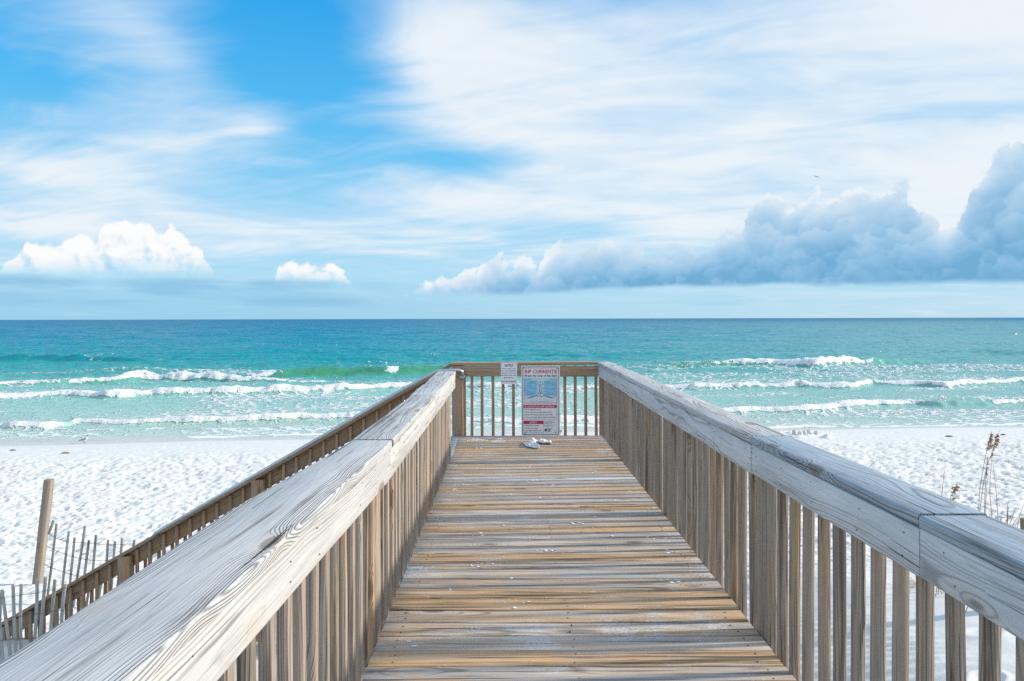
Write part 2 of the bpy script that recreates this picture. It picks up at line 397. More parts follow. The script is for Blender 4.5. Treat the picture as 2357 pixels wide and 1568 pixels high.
def frame_m(p0, xdir, zhint):
    xd = Vector(xdir).normalized(); zd = Vector(zhint) - xd * xd.dot(Vector(zhint)); zd.normalize()
    yd = zd.cross(xd)
    return Matrix(((xd.x, yd.x, zd.x, p0[0]), (xd.y, yd.y, zd.y, p0[1]), (xd.z, yd.z, zd.z, p0[2]), (0, 0, 0, 1)))
def tint(o, tan=0.0, dark=0.0, pale=0.0): o.color = (tan, dark, pale, 1); return o
def board(name, p0, p1, w, t, mat, parent, zhint=(0, 0, 1), rs=None, tn=(0, 0, 0), **kw):
    p0, p1 = Vector(p0), Vector(p1)
    me = board_mesh(name, (p1 - p0).length, w, t, rs=random.randrange(1 << 20) if rs is None else rs, **kw)
    o = mesh_obj(name, me, mat, parent); set_world(o, frame_m(p0, p1 - p0, zhint)); tint(o, *tn)
    return o

# ------------------------------------------------------------------ numpy noise
def _h(ix, iy, s):
    n = (ix.astype(np.int64) * 374761393 + iy.astype(np.int64) * 668265263 + s * 974634777) & 0xffffffff
    n = ((n ^ (n >> 13)) * 1274126177) & 0xffffffff
    return ((n ^ (n >> 16)) & 0xffffff) / float(0xffffff)
def vn(x, y, s=0):
    xi, yi = np.floor(x), np.floor(y); fx, fy = x - xi, y - yi
    fx = fx * fx * fx * (fx * (fx * 6 - 15) + 10); fy = fy * fy * fy * (fy * (fy * 6 - 15) + 10)
    a, b_, c, d = _h(xi, yi, s), _h(xi + 1, yi, s), _h(xi, yi + 1, s), _h(xi + 1, yi + 1, s)
    return a + (b_ - a) * fx + (c - a) * fy + (a - b_ - c + d) * fx * fy
def fbm(x, y, o=4, s=0, g=.5):
    t = np.zeros_like(x); a = 1.0; n = 0.0
    for k in range(o): t += a * vn(x * 2 ** k + 17.3 * k, y * 2 ** k - 9.1 * k, s + k); n += a; a *= g
    return t / n
def sst(x, a, b):
    t = np.clip((x - a) / (b - a), 0, 1); return t * t * (3 - 2 * t)
def dimples(x, y, cell, s, depth, rmin, rmax, keep=1.0):
    ci, cj = np.floor(x / cell), np.floor(y / cell); out_ = np.zeros_like(x)
    for di in (-1, 0, 1):
        for dj in (-1, 0, 1):
            i, j = ci + di, cj + dj
            px_, py_ = (i + .1 + .8 * _h(i, j, s)) * cell, (j + .1 + .8 * _h(i, j, s + 1)) * cell
            r = rmin + (rmax - rmin) * _h(i, j, s + 2); th = _h(i, j, s + 3) * 3.1416
            on = (_h(i, j, s + 4) < keep); dp = depth * (.4 + .9 * _h(i, j, s + 5))
            ux, uy = x - px_, y - py_
            a, b_ = ux * np.cos(th) + uy * np.sin(th), uy * np.cos(th) - ux * np.sin(th)
            q = np.sqrt((a / (r * 1.5)) ** 2 + (b_ / r) ** 2)
            out_ += on * dp * (-np.exp(-(q * 1.25) ** 4) + .45 * np.exp(-((q - 1.25) / .28) ** 2))
    return out_
def grid_mesh(name, X, Y, Z, attrs=None):
    nr, nc = X.shape
    co = np.stack([X, Y, Z], -1).reshape(-1, 3).astype(np.float32)
    idx = np.arange(nr * nc).reshape(nr, nc)
    f = np.stack([idx[:-1, :-1], idx[:-1, 1:], idx[1:, 1:], idx[1:, :-1]], -1).reshape(-1, 4)
    me = bpy.data.meshes.new(name)
    me.vertices.add(len(co)); me.vertices.foreach_set('co', co.ravel())
    me.loops.add(f.size); me.loops.foreach_set('vertex_index', f.ravel().astype(np.int32))
    me.polygons.add(len(f)); me.polygons.foreach_set('loop_start', (np.arange(len(f)) * 4).astype(np.int32))
    me.update(calc_edges=True)
    for k, v in (attrs or {}).items():
        at_ = me.attributes.new(k, 'FLOAT', 'POINT'); at_.data.foreach_set('value', v.reshape(-1).astype(np.float32))
    me.shade_smooth()
    return me

# ------------------------------------------------------------------ beach
def shore_y(x): return 39.6 + 0.085 * x + 0.5 * np.sin(x * .11 + .6) + .25 * np.sin(x * .31)
def terrain(x, y, detail=True):
    """sand surface in world height (sea = 0)"""
    x = np.asarray(x, float); y = np.asarray(y, float)
    s = shore_y(x) - y                                   # metres inland
    h = np.where(s < 0, s * .09, .62 * sst(s, -1.5, 7.0) * np.clip(s / 3.0, 0, 1) ** .5) + .42 * sst(s, 5, 28)
    A = 1.35 + 0.9 * sst(x, 0.5, 5.0)
    ramp_ = sst(17.5 - y, 0.0, 10.0)
    h = h + A * ramp_ + .35 * sst(8.0 - y, 0, 5) * (.6 + .4 * sst(x, 0, 4))
    h = h + .10 * (fbm(x * .23, y * .23, 3, 5) - .5) * sst(s, 6, 12) + .30 * (fbm(x * .35 + 4, y * .35, 3, 9) - .5) * ramp_
    if not detail: return h
    fp = sst(s, 6.0, 10.5) * sst(y + .8 * np.sin(x * .9) + 1.2 * (fbm(x * .5, y * .5, 2, 77) - .5), 8.2, 11.0)
    nar = np.clip(y / 18.0, .55, 1.15)
    xw = x + .30 * (fbm(x * 2.6, y * 2.6, 3, 501) - .5); yw = y + .30 * (fbm(x * 2.6 + 5, y * 2.6, 3, 502) - .5)
    d = dimples(xw, yw, .36, 100, .036, .05, .115, .85) + dimples(xw + 7.7, yw + 3.1, .23, 200, .024, .035, .075, .85) + .05 * (.5 - np.abs(fbm(x * 4.0, y * 4.0, 3, 505) - .5) * 4) + .05 * (fbm(x * 3.1, y * 3.1, 3, 300) - .5) + .09 * (fbm(x * 1.0, y * 1.0, 2, 310) - .5)
    rip = .010 * np.sin((x * .5 + y * 1.3 + .5 * fbm(x * .8, y * .8, 2, 40)) * 24.0) * sst(fbm(x * .6, y * .6, 2, 41), .4, .6)
    h = h + d * fp * nar + (rip + .05 * (fbm(x * 1.1, y * 1.4, 3, 42) - .5)) * (1 - fp) * sst(s, 8, 12)
    h = h + .015 * (fbm(x * 2.2, y * 3.0, 3, 55) - .5) * sst(s, 1.5, 5) + dimples(x, y, .9, 400, .035, .08, .14, .35) * sst(s, 3.0, 5.0) * (1 - fp)
    return h
def ground_z(x, y): return float(terrain(np.array([x]), np.array([y]))[0])
rows = []
yv = 3.2
while yv < 46.0: rows.append(yv); yv += max(.022, .00030 * yv ** 1.72)
ys = np.array(rows); us = np.concatenate([-1.0 - np.linspace(.05, 1, 50)[::-1] ** 2 * 4, np.linspace(-.98, 1.0, 760), 1.02 + np.linspace(.05, 1, 50) ** 2 * 4])
U, Yg = np.meshgrid(us, ys); Xg = U * (Yg + 2.2)
Zg = terrain(Xg, Yg)
m = bpy.data.materials.new('white_quartz_sand'); m.use_nodes = True; T = NT(m.node_tree); b = m.node_tree.nodes['Principled BSDF']
wp = V(T, T.n('ShaderNodeNewGeometry').outputs['Position']); wx, wy, wz = T.sep(wp)
an = T.n('ShaderNodeAttribute', attribute_name='inland'); inl = V(T, an.outputs['Fac'])
wet = T.ss(inl + (T.noise(wp, .35, 3, .5) - .5) * 1.6, 3.2, .9)
gr = T.noise(wp, 3.0, 5, .6); fine = T.noise(wp, 160, 2, .6)
c = T.mix(T.ss(gr, .35, .7), (.71, .70, .67), (.775, .765, .73))
wrack = T.ss(T.noise(T.xyz(wx * 1.3, wy * 3.4, 0.0), 1.6, 6, .66), .60, .70) * T.ss(inl, 3.0, 5.5) * T.ss(inl, 12.5, 8.0)
c = T.mix(wrack * .45, c, (.50, .46, .40))
fl = T.ss(T.noise(T.xyz(wx * 1.4, wy * 2.6, 3.0), 5.0, 4, .7), .72, .77) * T.ss(inl, 2.6, 4.5) * T.ss(inl, 15.0, 9.0)
c = T.mix(fl * .7, c, (.22, .19, .15))
c = T.mix(T.ss(inl, 6.0, 3.0) * .35, c, (.68, .67, .66))
c = T.mix(wet, c, (.58, .565, .53))
c = T.mix(T.ss(fine, .62, .75) * .10, c, (.45, .44, .42))
T.put(b.inputs['Base Color'], c)
T.put(b.inputs['Roughness'], 0.92 - wet * .62)
T.put(b.inputs['Specular IOR Level'], wet * .45 + .05)
bn = T.n('ShaderNodeBump'); bn.inputs['Strength'].default_value = .35; bn.inputs['Distance'].default_value = .02
T.put(bn.inputs['Height'], (T.noise(wp, 9.0, 5, .62) + fine * .12) * (1.0 - wet)); m.node_tree.links.new(bn.outputs[0], b.inputs['Normal'])
M_SAND = m
sand = mesh_obj('beach', grid_mesh('beach', Xg, Yg, Zg, {'inland': shore_y(Xg) - Yg}), M_SAND, kind='structure', label='white sand beach covered in footprints')
# the dune and beach carry on to both sides and behind the boardwalk, below the fine sheet
gx, gy = np.meshgrid(np.concatenate([np.linspace(-600, -60, 10), np.linspace(-50, 50, 51), np.linspace(60, 600, 10)]), np.concatenate([np.linspace(-300, -10, 12), np.linspace(-6, 48, 28)]))
gz = terrain(gx, np.maximum(gy, 2.0), False) - .35 * sst(gy, -12, 0) - .4 * sst(gy, 36, 46)
mesh_obj('ground', grid_mesh('ground', gx, gy, gz, {'inland': shore_y(gx) - gy}), M_SAND, kind='structure', label='white sand dune behind the beach')

# ------------------------------------------------------------------ sea
rows = [32.0]
while rows[-1] < 150: rows.append(rows[-1] + max(.105, .0000330 * rows[-1] ** 2.05))
while rows[-1] < 1200: rows.append(rows[-1] * 1.0085)
while rows[-1] < 60000: rows.append(rows[-1] * 1.10)
ys = np.array(rows); us = np.concatenate([np.linspace(-5.0, -1.1, 40), np.linspace(-1.05, 1.05, 880), np.linspace(1.1, 5.0, 40)])
U, Yw = np.meshgrid(us, ys); Xw = U * Yw
off = Yw - shore_y(Xw)
Z = np.zeros_like(Xw); foam = np.zeros_like(Xw); green = np.zeros_like(Xw)
fade = 1.0 - sst(Yw, 350, 900)
near = sst(off, .5, 14)
sw = fbm(Xw * .035, Yw * .11, 3, 11) - .5
Z += .85 * sw * sst(off, 25, 70) * fade
for k, (wl, amp, ang) in enumerate(((17, .09, 4), (9.5, .06, -9), (5.2, .04, 14), (2.9, .024, -20))):
    a = R(ang); p = (Yw * math.cos(a) + Xw * math.sin(a)) * 2 * math.pi / wl + 5 * fbm(Xw * .5 / wl, Yw * .5 / wl, 2, 30 + k)
    lim = 1 - sst(Yw, wl * 22, wl * 45)
    Z += amp * (1 - np.abs(np.sin(p * .5))) * 2 * near * lim * (.35 + .65 * sst(off, 20, 60)) - amp * near * lim * .6
chop = np.abs(fbm(Xw * .32, Yw * .75, 4, 60) - .5)
Z += (.12 - chop * .75) * (.25 + .75 * sst(off, 12, 60)) * near * fade
whitecap = sst(.035 - chop, 0, .035) * sst(fbm(Xw * .05, Yw * .09, 3, 70), .62, .74) * sst(off, 30, 60) * (1 - sst(Yw, 130, 260))
foam = np.maximum(foam, whitecap * .55)
def brk(pts, A, F, front=.75, back=3.0, trail=5.5, trailF=.92, gr=1.0, rug=1.1, fz=.062):
    """a breaker whose shoreward foot shows along pts; A and F give height and foam over px"""
    global Z, foam, green
    wpts = []
    for px, py in pts:
        Y0 = EYE * FPX / (py - hz(px)); wpts.append(((px - CX) / FPX, Y0))
    u = np.array([q[0] for q in wpts]); yy = np.array([q[1] for q in wpts])
    jt = min(1.0, max(.12, rug)); yc = np.interp(U, u, yy) + jt * .9 * (fbm(Xw * .35, Xw * 0 + 3.1, 3, int(yy[0] * 10)) - .5) + jt * .35 * (fbm(Xw * 1.4, Xw * 0 + 1.1, 3, 5 + int(yy[0] * 10)) - .5) * 1.2
    pxs = U * FPX + CX
    Av = np.interp(pxs, [q[0] for q in A], [q[1] for q in A]) * (1 + rug * (fbm(Xw * .45, Yw * 0, 3, 91 + int(yy[0])) - .5))
    Fv = np.interp(pxs, [q[0] for q in F], [q[1] for q in F])
    d = Yw - yc - front
    lump = fbm(Xw * 2.4, Yw * 2.0, 4, 123 + int(yy[0]), .6); lump2 = fbm(Xw * 7.0, Yw * 5.0, 3, 140 + int(yy[0]))
    Fv = Fv * 1.0; Fv = np.clip(Fv * sst(Fv + (fbm(Xw * .9, Yw * .9, 3, 170 + int(yy[0])) - .5) * 1.3 + (fbm(Xw * .16, Yw * 0, 2, 180 + int(yy[0])) - .5) * .5, .18, .72), 0, 1)
    fr = np.where(d < 0, np.exp(-(d / (front * .62)) ** 2), np.exp(-(d / back) ** 2))
    Z += Av * fr
    thick = .55 + .9 * fbm(Xw * .22, Yw * 0, 3, 190 + int(yy[0]))
    thick = thick * (.45 + 1.1 * sst(fbm(Xw * .13, Yw * 0, 2, 210 + int(yy[0])), .3, .7))
    body = sst(d, -front * (.42 + .46 * np.clip(Fv, 0, 1)), -front * .36) * (1 - sst(d, back * .15 * thick, back * .62 * thick))
    Z += Fv * body * fz * ((lump - .45) * 2.2 + (lump2 - .5) * 1.1) * np.clip(Av * 2, .3, 1.3)
    f1 = Fv * body * (1.25 - .5 * (lump < .36))
    f2 = Fv * trailF * sst(d, -front, 0) * np.exp(-np.clip(d, 0, None) / trail) * (.35 + .9 * lump)
    f3 = Fv * .42 * np.exp(-np.clip(-d - front, 0, None) / 2.2) * (d < -front * .9) * (.4 + lump * .6)
    foam = np.maximum(foam, np.clip(np.maximum(np.maximum(f1, f2), f3), 0, 1.15))
    green = np.maximum(green, gr * np.clip(Av * 1.2, 0, 1) * (sst(d, -front * 1.15, -front * .55) * (1 - sst(d, -.05, .8))) * (1 - .3 * Fv))
brk([(520, 874), (640, 872), (760, 870), (900, 868), (1010, 866), (1150, 866)], [(520, 0), (640, .75), (740, 1.0), (1010, 1.0), (1180, .6), (1290, 0)], [(540, 0), (575, .75), (620, .9), (690, .25), (730, .05), (850, 0), (880, .55), (905, .95), (916, .7), (926, 0), (945, .0), (965, .45), (1000, .1), (1030, 0)], front=1.5, back=3.2, trail=2.2, trailF=.3, rug=.15)
brk([(-400, 900), (0, 890), (120, 885), (260, 882), (330, 877), (480, 878), (640, 882), (1000, 884)], [(-400, .5), (0, .42), (230, .45), (300, .75), (480, .8), (600, .4), (700, .1), (1000, 0)], [(-400, .7), (0, .62), (120, .7), (230, .75), (290, 1), (560, 1), (660, .75), (760, .5), (1000, .3), (1100, 0)], front=1.1, back=2.2, trail=6)
brk([(-400, 925), (0, 918), (150, 914), (250, 919), (350, 913), (520, 911), (680, 906), (800, 903), (930, 897), (1050, 893), (1200, 897), (1300, 895)], [(-400, .5), (0, .4), (250, .52), (1100, .52), (1250, .3), (1320, 0)], [(-400, 1), (1100, 1), (1250, .6), (1300, 0)], front=.9, back=2.4, trail=6)
brk([(-400, 1003), (0, 990), (100, 990), (150, 985), (175, 978), (300, 979), (450, 978), (600, 974), (760, 968), (850, 966), (1050, 974), (1200, 977), (1370, 973), (1480, 972)], [(-400, .4), (0, .34), (120, .38), (152, .3), (180, .36), (800, .36), (1350, .3), (1500, 0)], [(-400, 1), (135, 1), (152, .15), (172, 1), (1000, 1), (1350, .9), (1480, 0)], front=.55, back=1.7, trail=4)
brk([(1480, 851), (1600, 848), (1700, 846), (1800, 847), (1880, 849), (1950, 844), (2010, 842), (2100, 836), (2300, 832)], [(1440, 0), (1520, .35), (1650, .75), (1800, 1.0), (1990, 1.05), (2030, .6), (2090, .5), (2140, .1), (2300, 0)], [(1600, 0), (1640, .5), (1720, .75), (1790, 1), (2006, 1), (2018, .1), (2070, 0), (2080, .4), (2090, 0)], front=1.5, back=3.2, trail=2.4, trailF=.35)
brk([(1270, 897), (1385, 899), (1560, 897), (1700, 897), (1830, 894), (1900, 896), (1960, 896), (2010, 887), (2100, 888), (2180, 893), (2250, 888), (2340, 883), (2800, 878)], [(1250, 0), (1330, .3), (1560, .38), (1800, .55), (1980, .5), (2030, .35), (2170, .55), (2800, .4)], [(1250, 0), (1320, .9), (2000, 1), (2020, .7), (2090, .9), (2340, 1), (2800, .8)], front=.95, back=2.4, trail=6)
brk([(1640, 959), (1720, 956), (1800, 953), (1880, 950), (1960, 944), (2030, 938), (2090, 934), (2150, 937), (2260, 937), (2330, 933), (2800, 930)], [(1560, 0), (1660, .3), (1860, .5), (2100, .5), (2200, .42), (2350, .35), (2800, .3)], [(1540, 0), (1650, .95), (2050, 1), (2090, .8), (2125, .7), (2155, .05), (2255, .05), (2290, .9), (2800, .9)], front=.7, back=1.9, trail=4)
# unbroken swells
brk([(-300, 836), (0, 834), (100, 832), (250, 833), (420, 838)], [(-300, .4), (0, .75), (130, .8), (260, .6), (430, 0)], [(20, 0), (60, .55), (85, 0), (180, 0), (210, .65), (228, 0)], front=3.4, back=4.5, trail=1.5, trailF=.2, gr=.9)
brk([(150, 866), (260, 863), (400, 862), (560, 862)], [(150, 0), (260, .4), (330, .5), (420, .3), (560, 0)], [(0, 0)], front=2.4, back=3.2, gr=.35, rug=.3)
brk([(560, 838), (700, 836), (850, 834), (1000, 838)], [(560, 0), (680, .45), (860, .4), (1000, 0)], [(0, 0)], front=3, back=4, gr=.35, rug=.3)
brk([(940, 830), (1100, 827), (1250, 826), (1400, 830), (1560, 836)], [(940, 0), (1080, .6), (1260, .6), (1400, .3), (1560, 0)], [(0, 0)], front=3, back=4, gr=.35, rug=.3)
brk([(2080, 820), (2250, 817), (2400, 820)], [(2080, 0), (2250, .6), (2500, .4)], [(0, 0)], front=3, back=4, gr=.35, rug=.3)
brk([(2050, 926), (2120, 924), (2300, 921)], [(2030, 0), (2090, .3), (2160, .22), (2250, .28), (2300, 0)], [(0, 0)], front=.8, back=1.5)
brk([(420, 1010), (520, 1008), (700, 1005), (900, 998)], [(400, 0), (470, .06), (700, .05), (950, .05)], [(410, 0), (450, .8), (560, .75), (900, .8), (1000, .5)], front=.4, back=.8, trail=2.5, trailF=.7, fz=.05)
brk([(1000, 990), (1380, 985), (1600, 992), (1700, 991), (1850, 986), (2000, 987), (2160, 983), (2600, 976)], [(1000, .06), (1600, .13), (1850, .13), (2600, .06)], [(1000, .6), (1650, .7), (1820, .9), (2600, .8)], front=.4, back=.9, trail=3.0, trailF=.6, fz=.05)
# lacy foam left between the lines
lace = (1 - sst(off, 28, 44)) * sst(off, .4, 2.5) * (.10 + .42 * sst(fbm(Xw * .10, Yw * .25, 4, 82), .38, .68))
foam = np.maximum(foam, lace)
foam = np.maximum(foam, .42 * sst(fbm(Xw * .045, Yw * .14, 3, 83), .50, .66) * sst(off, 24, 34) * (1 - sst(off, 52, 62)))
Z = Z * sst(off, -1.5, 2.0) + .015 - .02 * (off < -.5)
Z = np.where(off < 6, np.maximum(Z, .012 + .0 * Z), Z)
m = bpy.data.materials.new('sea_water'); m.use_nodes = True; T = NT(m.node_tree); b = m.node_tree.nodes['Principled BSDF']
gm = T.n('ShaderNodeNewGeometry'); wp = V(T, gm.outputs['Position']); wx, wy, wz = T.sep(wp)
att = lambda n: V(T, T.n('ShaderNodeAttribute', attribute_name=n).outputs['Fac'])
offn, fo, grn = att('offshore'), att('foam'), att('green')
lo = T.m('LOGARITHM', offn.max(0.0) + 3.0, 10.0) / 3.2
lg = lambda d: math.log10(d + 3.0) / 3.2
big = T.noise(T.xyz(wx * .012, wy * .045, 0.0), 1.0, 4, .55)
wc = T.ramp((lo + (big - .5) * .10).sat(), [(lg(0), (.58, .58, .50)), (lg(2.5), (.46, .60, .52)), (lg(9), (.36, .585, .51)), (lg(24), (.27, .555, .485)), (lg(42), (.08, .39, .37)), (lg(75), (.005, .30, .34)), (lg(180), (.001, .25, .35)), (lg(700), (.0, .19, .33)), (1.0, (.0, .17, .31))])
wc = T.mix((grn * .85).sat(), wc, T.mix(T.ss(offn, 52, 74), T.mix(T.ss(offn, 8, 38), (.32, .50, .32), (.075, .31, .17)), (.004, .19, .20)))  # wave faces: light passing through and weaker reflection put into the colour
sky_glare = T.ss(wx / (wy + 40.0) + (big - .5) * .5, -.12, .58) * T.ss(offn, 2000.0, 15.0)      # white-sky reflection put into the water colour, paler to the right
wc = T.mix(sky_glare * .66, wc, (.20, .44, .44))
# foam: broken, lacy where thin, solid where thick
fv = T.vm('ADD', wp, T.vm('MULTIPLY', T.vm('SUBTRACT', T.noise(wp, .9, 3, .55, color=True), (.5, .5, .5)), (1.1, .8, 0)))
vl = V(T, T.voro(T.vm('MULTIPLY', fv, (.75, 1.05, 0)), 1.0, 'DISTANCE_TO_EDGE', dim='2D').outputs['Distance'])
vl2 = V(T, T.voro(T.vm('MULTIPLY', fv, (1.9, 2.6, 0)), 1.0, 'DISTANCE_TO_EDGE', dim='2D').outputs['Distance'])
fn = T.noise(T.vm('MULTIPLY', wp, (1.0, 1.7, 1.0)), 1.5, 6, .65)
lacy = T.ss(vl, .22, .0) * .45 + T.ss(vl2, .22, .0) * .22 + fn * .75 - .12
fm = T.ss(lacy + fo * 1.05 - grn * .35 * T.ss(fo, .7, .4), .80, 1.20)
fcol = T.mix(T.ss(fo, .5, 1.0), (.80, .84, .84), (.90, .90, .90))
T.put(b.inputs['Base Color'], T.mix(fm, wc, fcol))
b.inputs['Roughness'].default_value = .8; b.inputs['Specular IOR Level'].default_value = 0.0
far = T.ss(offn, 90, 500)
nb1 = T.noise(T.xyz(wx * .55, wy * 1.25, wz), 1.0, 5, .6)
nb2 = T.noise(T.xyz(wx * .10, wy * .30, 0.0), 1.0, 5, .6)
nb3 = T.noise(wp, 4.0, 4, .6)
wob = lambda sx, sy, k: T.vm('SUBTRACT', T.noise(T.xyz(wx * sx, wy * sy, k), 1.0, 4, .62, color=True), (.5, .5, .5))
o1, o2, o3 = wob(.50, .95, 0.0), wob(.085, .20, 4.0), wob(1.9, 3.2, 8.0)
calm = T.ss(offn, 2.0, 60.0) * .75 + .25
farw = T.ss(offn, 60, 320)
a1 = (1.0 - farw * .35) * 1.15
sx_ = T.sep(o1)[0] * a1 + T.sep(o2)[0] * (farw * 1.1 + .25) + T.sep(o3)[0] * .55
sy_ = T.sep(o1)[1] * a1 + T.sep(o2)[1] * (farw * 1.3 + .3) + T.sep(o3)[1] * .55
nvec = T.vm('NORMALIZE', T.vm('ADD', V(T, gm.outputs['Normal']), T.xyz(sx_ * calm * .9, (sy_ * 1.1 - .16) * calm, 0.0)))
hb = nb1 * .10 * (1.0 - far) + nb3 * .03 + fm * (T.noise(wp, 5.0, 5, .7) * .22 + .04)
bn = T.n('ShaderNodeBump'); bn.inputs['Strength'].default_value = 1.0; bn.inputs['Distance'].default_value = .9; T.put(bn.inputs['Normal'], nvec)
T.put(bn.inputs['Height'], hb * T.ss(offn, -1.0, 5.0)); m.node_tree.links.new(bn.outputs[0], b.inputs['Normal'])
# wave slopes hide one another at a low angle, so the mirror part levels off well below 1
fr_ = T.n('ShaderNodeFresnel'); fr_.inputs['IOR'].default_value = 1.333; m.node_tree.links.new(bn.outputs[0], fr_.inputs['Normal'])
gl = T.n('ShaderNodeBsdfGlossy'); gl.inputs['Roughness'].default_value = .14; m.node_tree.links.new(bn.outputs[0], gl.inputs['Normal'])
ms = T.n('ShaderNodeMixShader'); T.put(ms.inputs[0], (V(T, fr_.outputs[0]) * .70).min(.31) * (1.0 - fm * .9))
m.node_tree.links.new(b.outputs[0], ms.inputs[1]); m.node_tree.links.new(gl.outputs[0], ms.inputs[2])
m.node_tree.links.new(ms.outputs[0], [n_ for n_ in m.node_tree.nodes if n_.type == 'OUTPUT_MATERIAL'][0].inputs[0])
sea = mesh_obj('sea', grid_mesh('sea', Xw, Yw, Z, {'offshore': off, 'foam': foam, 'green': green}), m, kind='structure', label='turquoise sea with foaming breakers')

# ------------------------------------------------------------------ boardwalk deck
DZ = EYE - 1.525                 # deck surface
RT = EYE - 0.57                 # rail top
XL, XR, YE = -0.622, 1.212, 9.13
deck = empty('boardwalk', (0.3, 5, DZ), label='straight weathered plank boardwalk deck leading to the sea', cat='boardwalk')
plank_tints = [(.05, 0, .0), (.26, .0, -.1), (-.1, .0, .26), (.0, .22, -.1), (.36, .14, -.1), (.10, 0, .10), (-.15, .05, .34), (.2, 0, .05), (.42, -.05, -.1), (-.2, .2, .05), (.3, .25, 0), (-.2, 0, .1)]
rg = random.Random(11)
y0 = 0.55; planks = []
while y0 < YE - .10:
    wdt = .1385 + rg.uniform(-.0025, .0025)
    if y0 + wdt > YE - .03: wdt = YE - y0
    zoff = rg.uniform(-.0025, .0025)
    o = board('plank', (XL - rg.uniform(0, .006), y0 + wdt / 2, DZ - .019 + zoff), (XR - .002 + rg.uniform(-.003, .0), y0 + wdt / 2 + rg.uniform(-.003, .003), DZ - .019 + zoff + rg.uniform(-.002, .002)), wdt, .038, M_DECK, deck, seg=10, rad=.005, wob=.0012, bow=rg.uniform(-.002, .002), prof=3)
    t_ = rg.choice(plank_tints); tint(o, t_[0] * .75 + rg.uniform(-.08, .08), t_[1] * .55 + rg.uniform(-.05, .05), t_[2] * .8 + rg.uniform(-.08, .08))
    planks.append(y0 + wdt / 2)
    y0 += wdt + rg.uniform(.006, .012)
for xx in (XL + .10, .30, XR - .10): board('joist', (xx, .5, DZ - .038 - .095), (xx, YE - .02, DZ - .038 - .095), .038, .184, M_STAIR, deck, zhint=(0, 0, 1))
board('rim_board', (XL - .0, YE - .021, DZ - .135), (XR, YE - .021, DZ - .135), .036, .18, M_STAIR, deck)
nb = bmesh.new()
for yp in planks:
    for xx in (XL + .10, .30, XR - .10):
        for dd in (-.035, .035):
            p = Vector((xx + rg.uniform(-.012, .012), yp + dd + rg.uniform(-.008, .008), DZ + .0012))
            tube_bm(nb, [p - Vector((0, 0, .006)), p], .0045, 6)
nail_m = noisy_mat('rusty_nail_steel', (.10, .08, .07), (.22, .17, .13), 60, .6, .6)
from_bm('nail', nb, nail_m, deck, kind='stuff').location = -deck.location
for xx, yy in ((XL + .14, 1.2), (XR - .14, 1.2), (XL + .14, 5.0), (XR - .14, 5.0), (XL + .14, 8.95), (XR - .14, 8.95)):
    board('support_post', (xx, yy, ground_z(xx, yy) - .4), (xx, yy, DZ - .24), .14, .14, M_STAIR, deck, zhint=(0, 1, 0), rad=.008)

# ------------------------------------------------------------------ railings
bal_meshes = [board_mesh('baluster', 1.02, .038, .037, seg=5, rad=.0035, wob=.0016, rs=50 + k, prof=2) for k in range(8)]
def baluster(parent, x, y, zt, mesh, mat, rg, tn=None):
    o = mesh_obj('baluster', mesh, None, parent)
    o.material_slots[0].link = 'OBJECT' if o.material_slots else 'DATA'
    if o.material_slots: o.material_slots[0].material = mat
    M = frame_m((x, y, zt), (rg.uniform(-.006, .006), rg.uniform(-.010, .010), -1), (rg.choice((-1, 1)), 0, 0))
    set_world(o, M)
    t_ = tn or (rg.choice((0, -.05, .10, .22, -.14)) + rg.uniform(-.06, .06), rg.choice((0, .06, .20, -.1)), rg.choice((0, 0, -.1, .22)))
    tint(o, *t_)
    return o
for me in bal_meshes: me.materials.append(M_BAL)

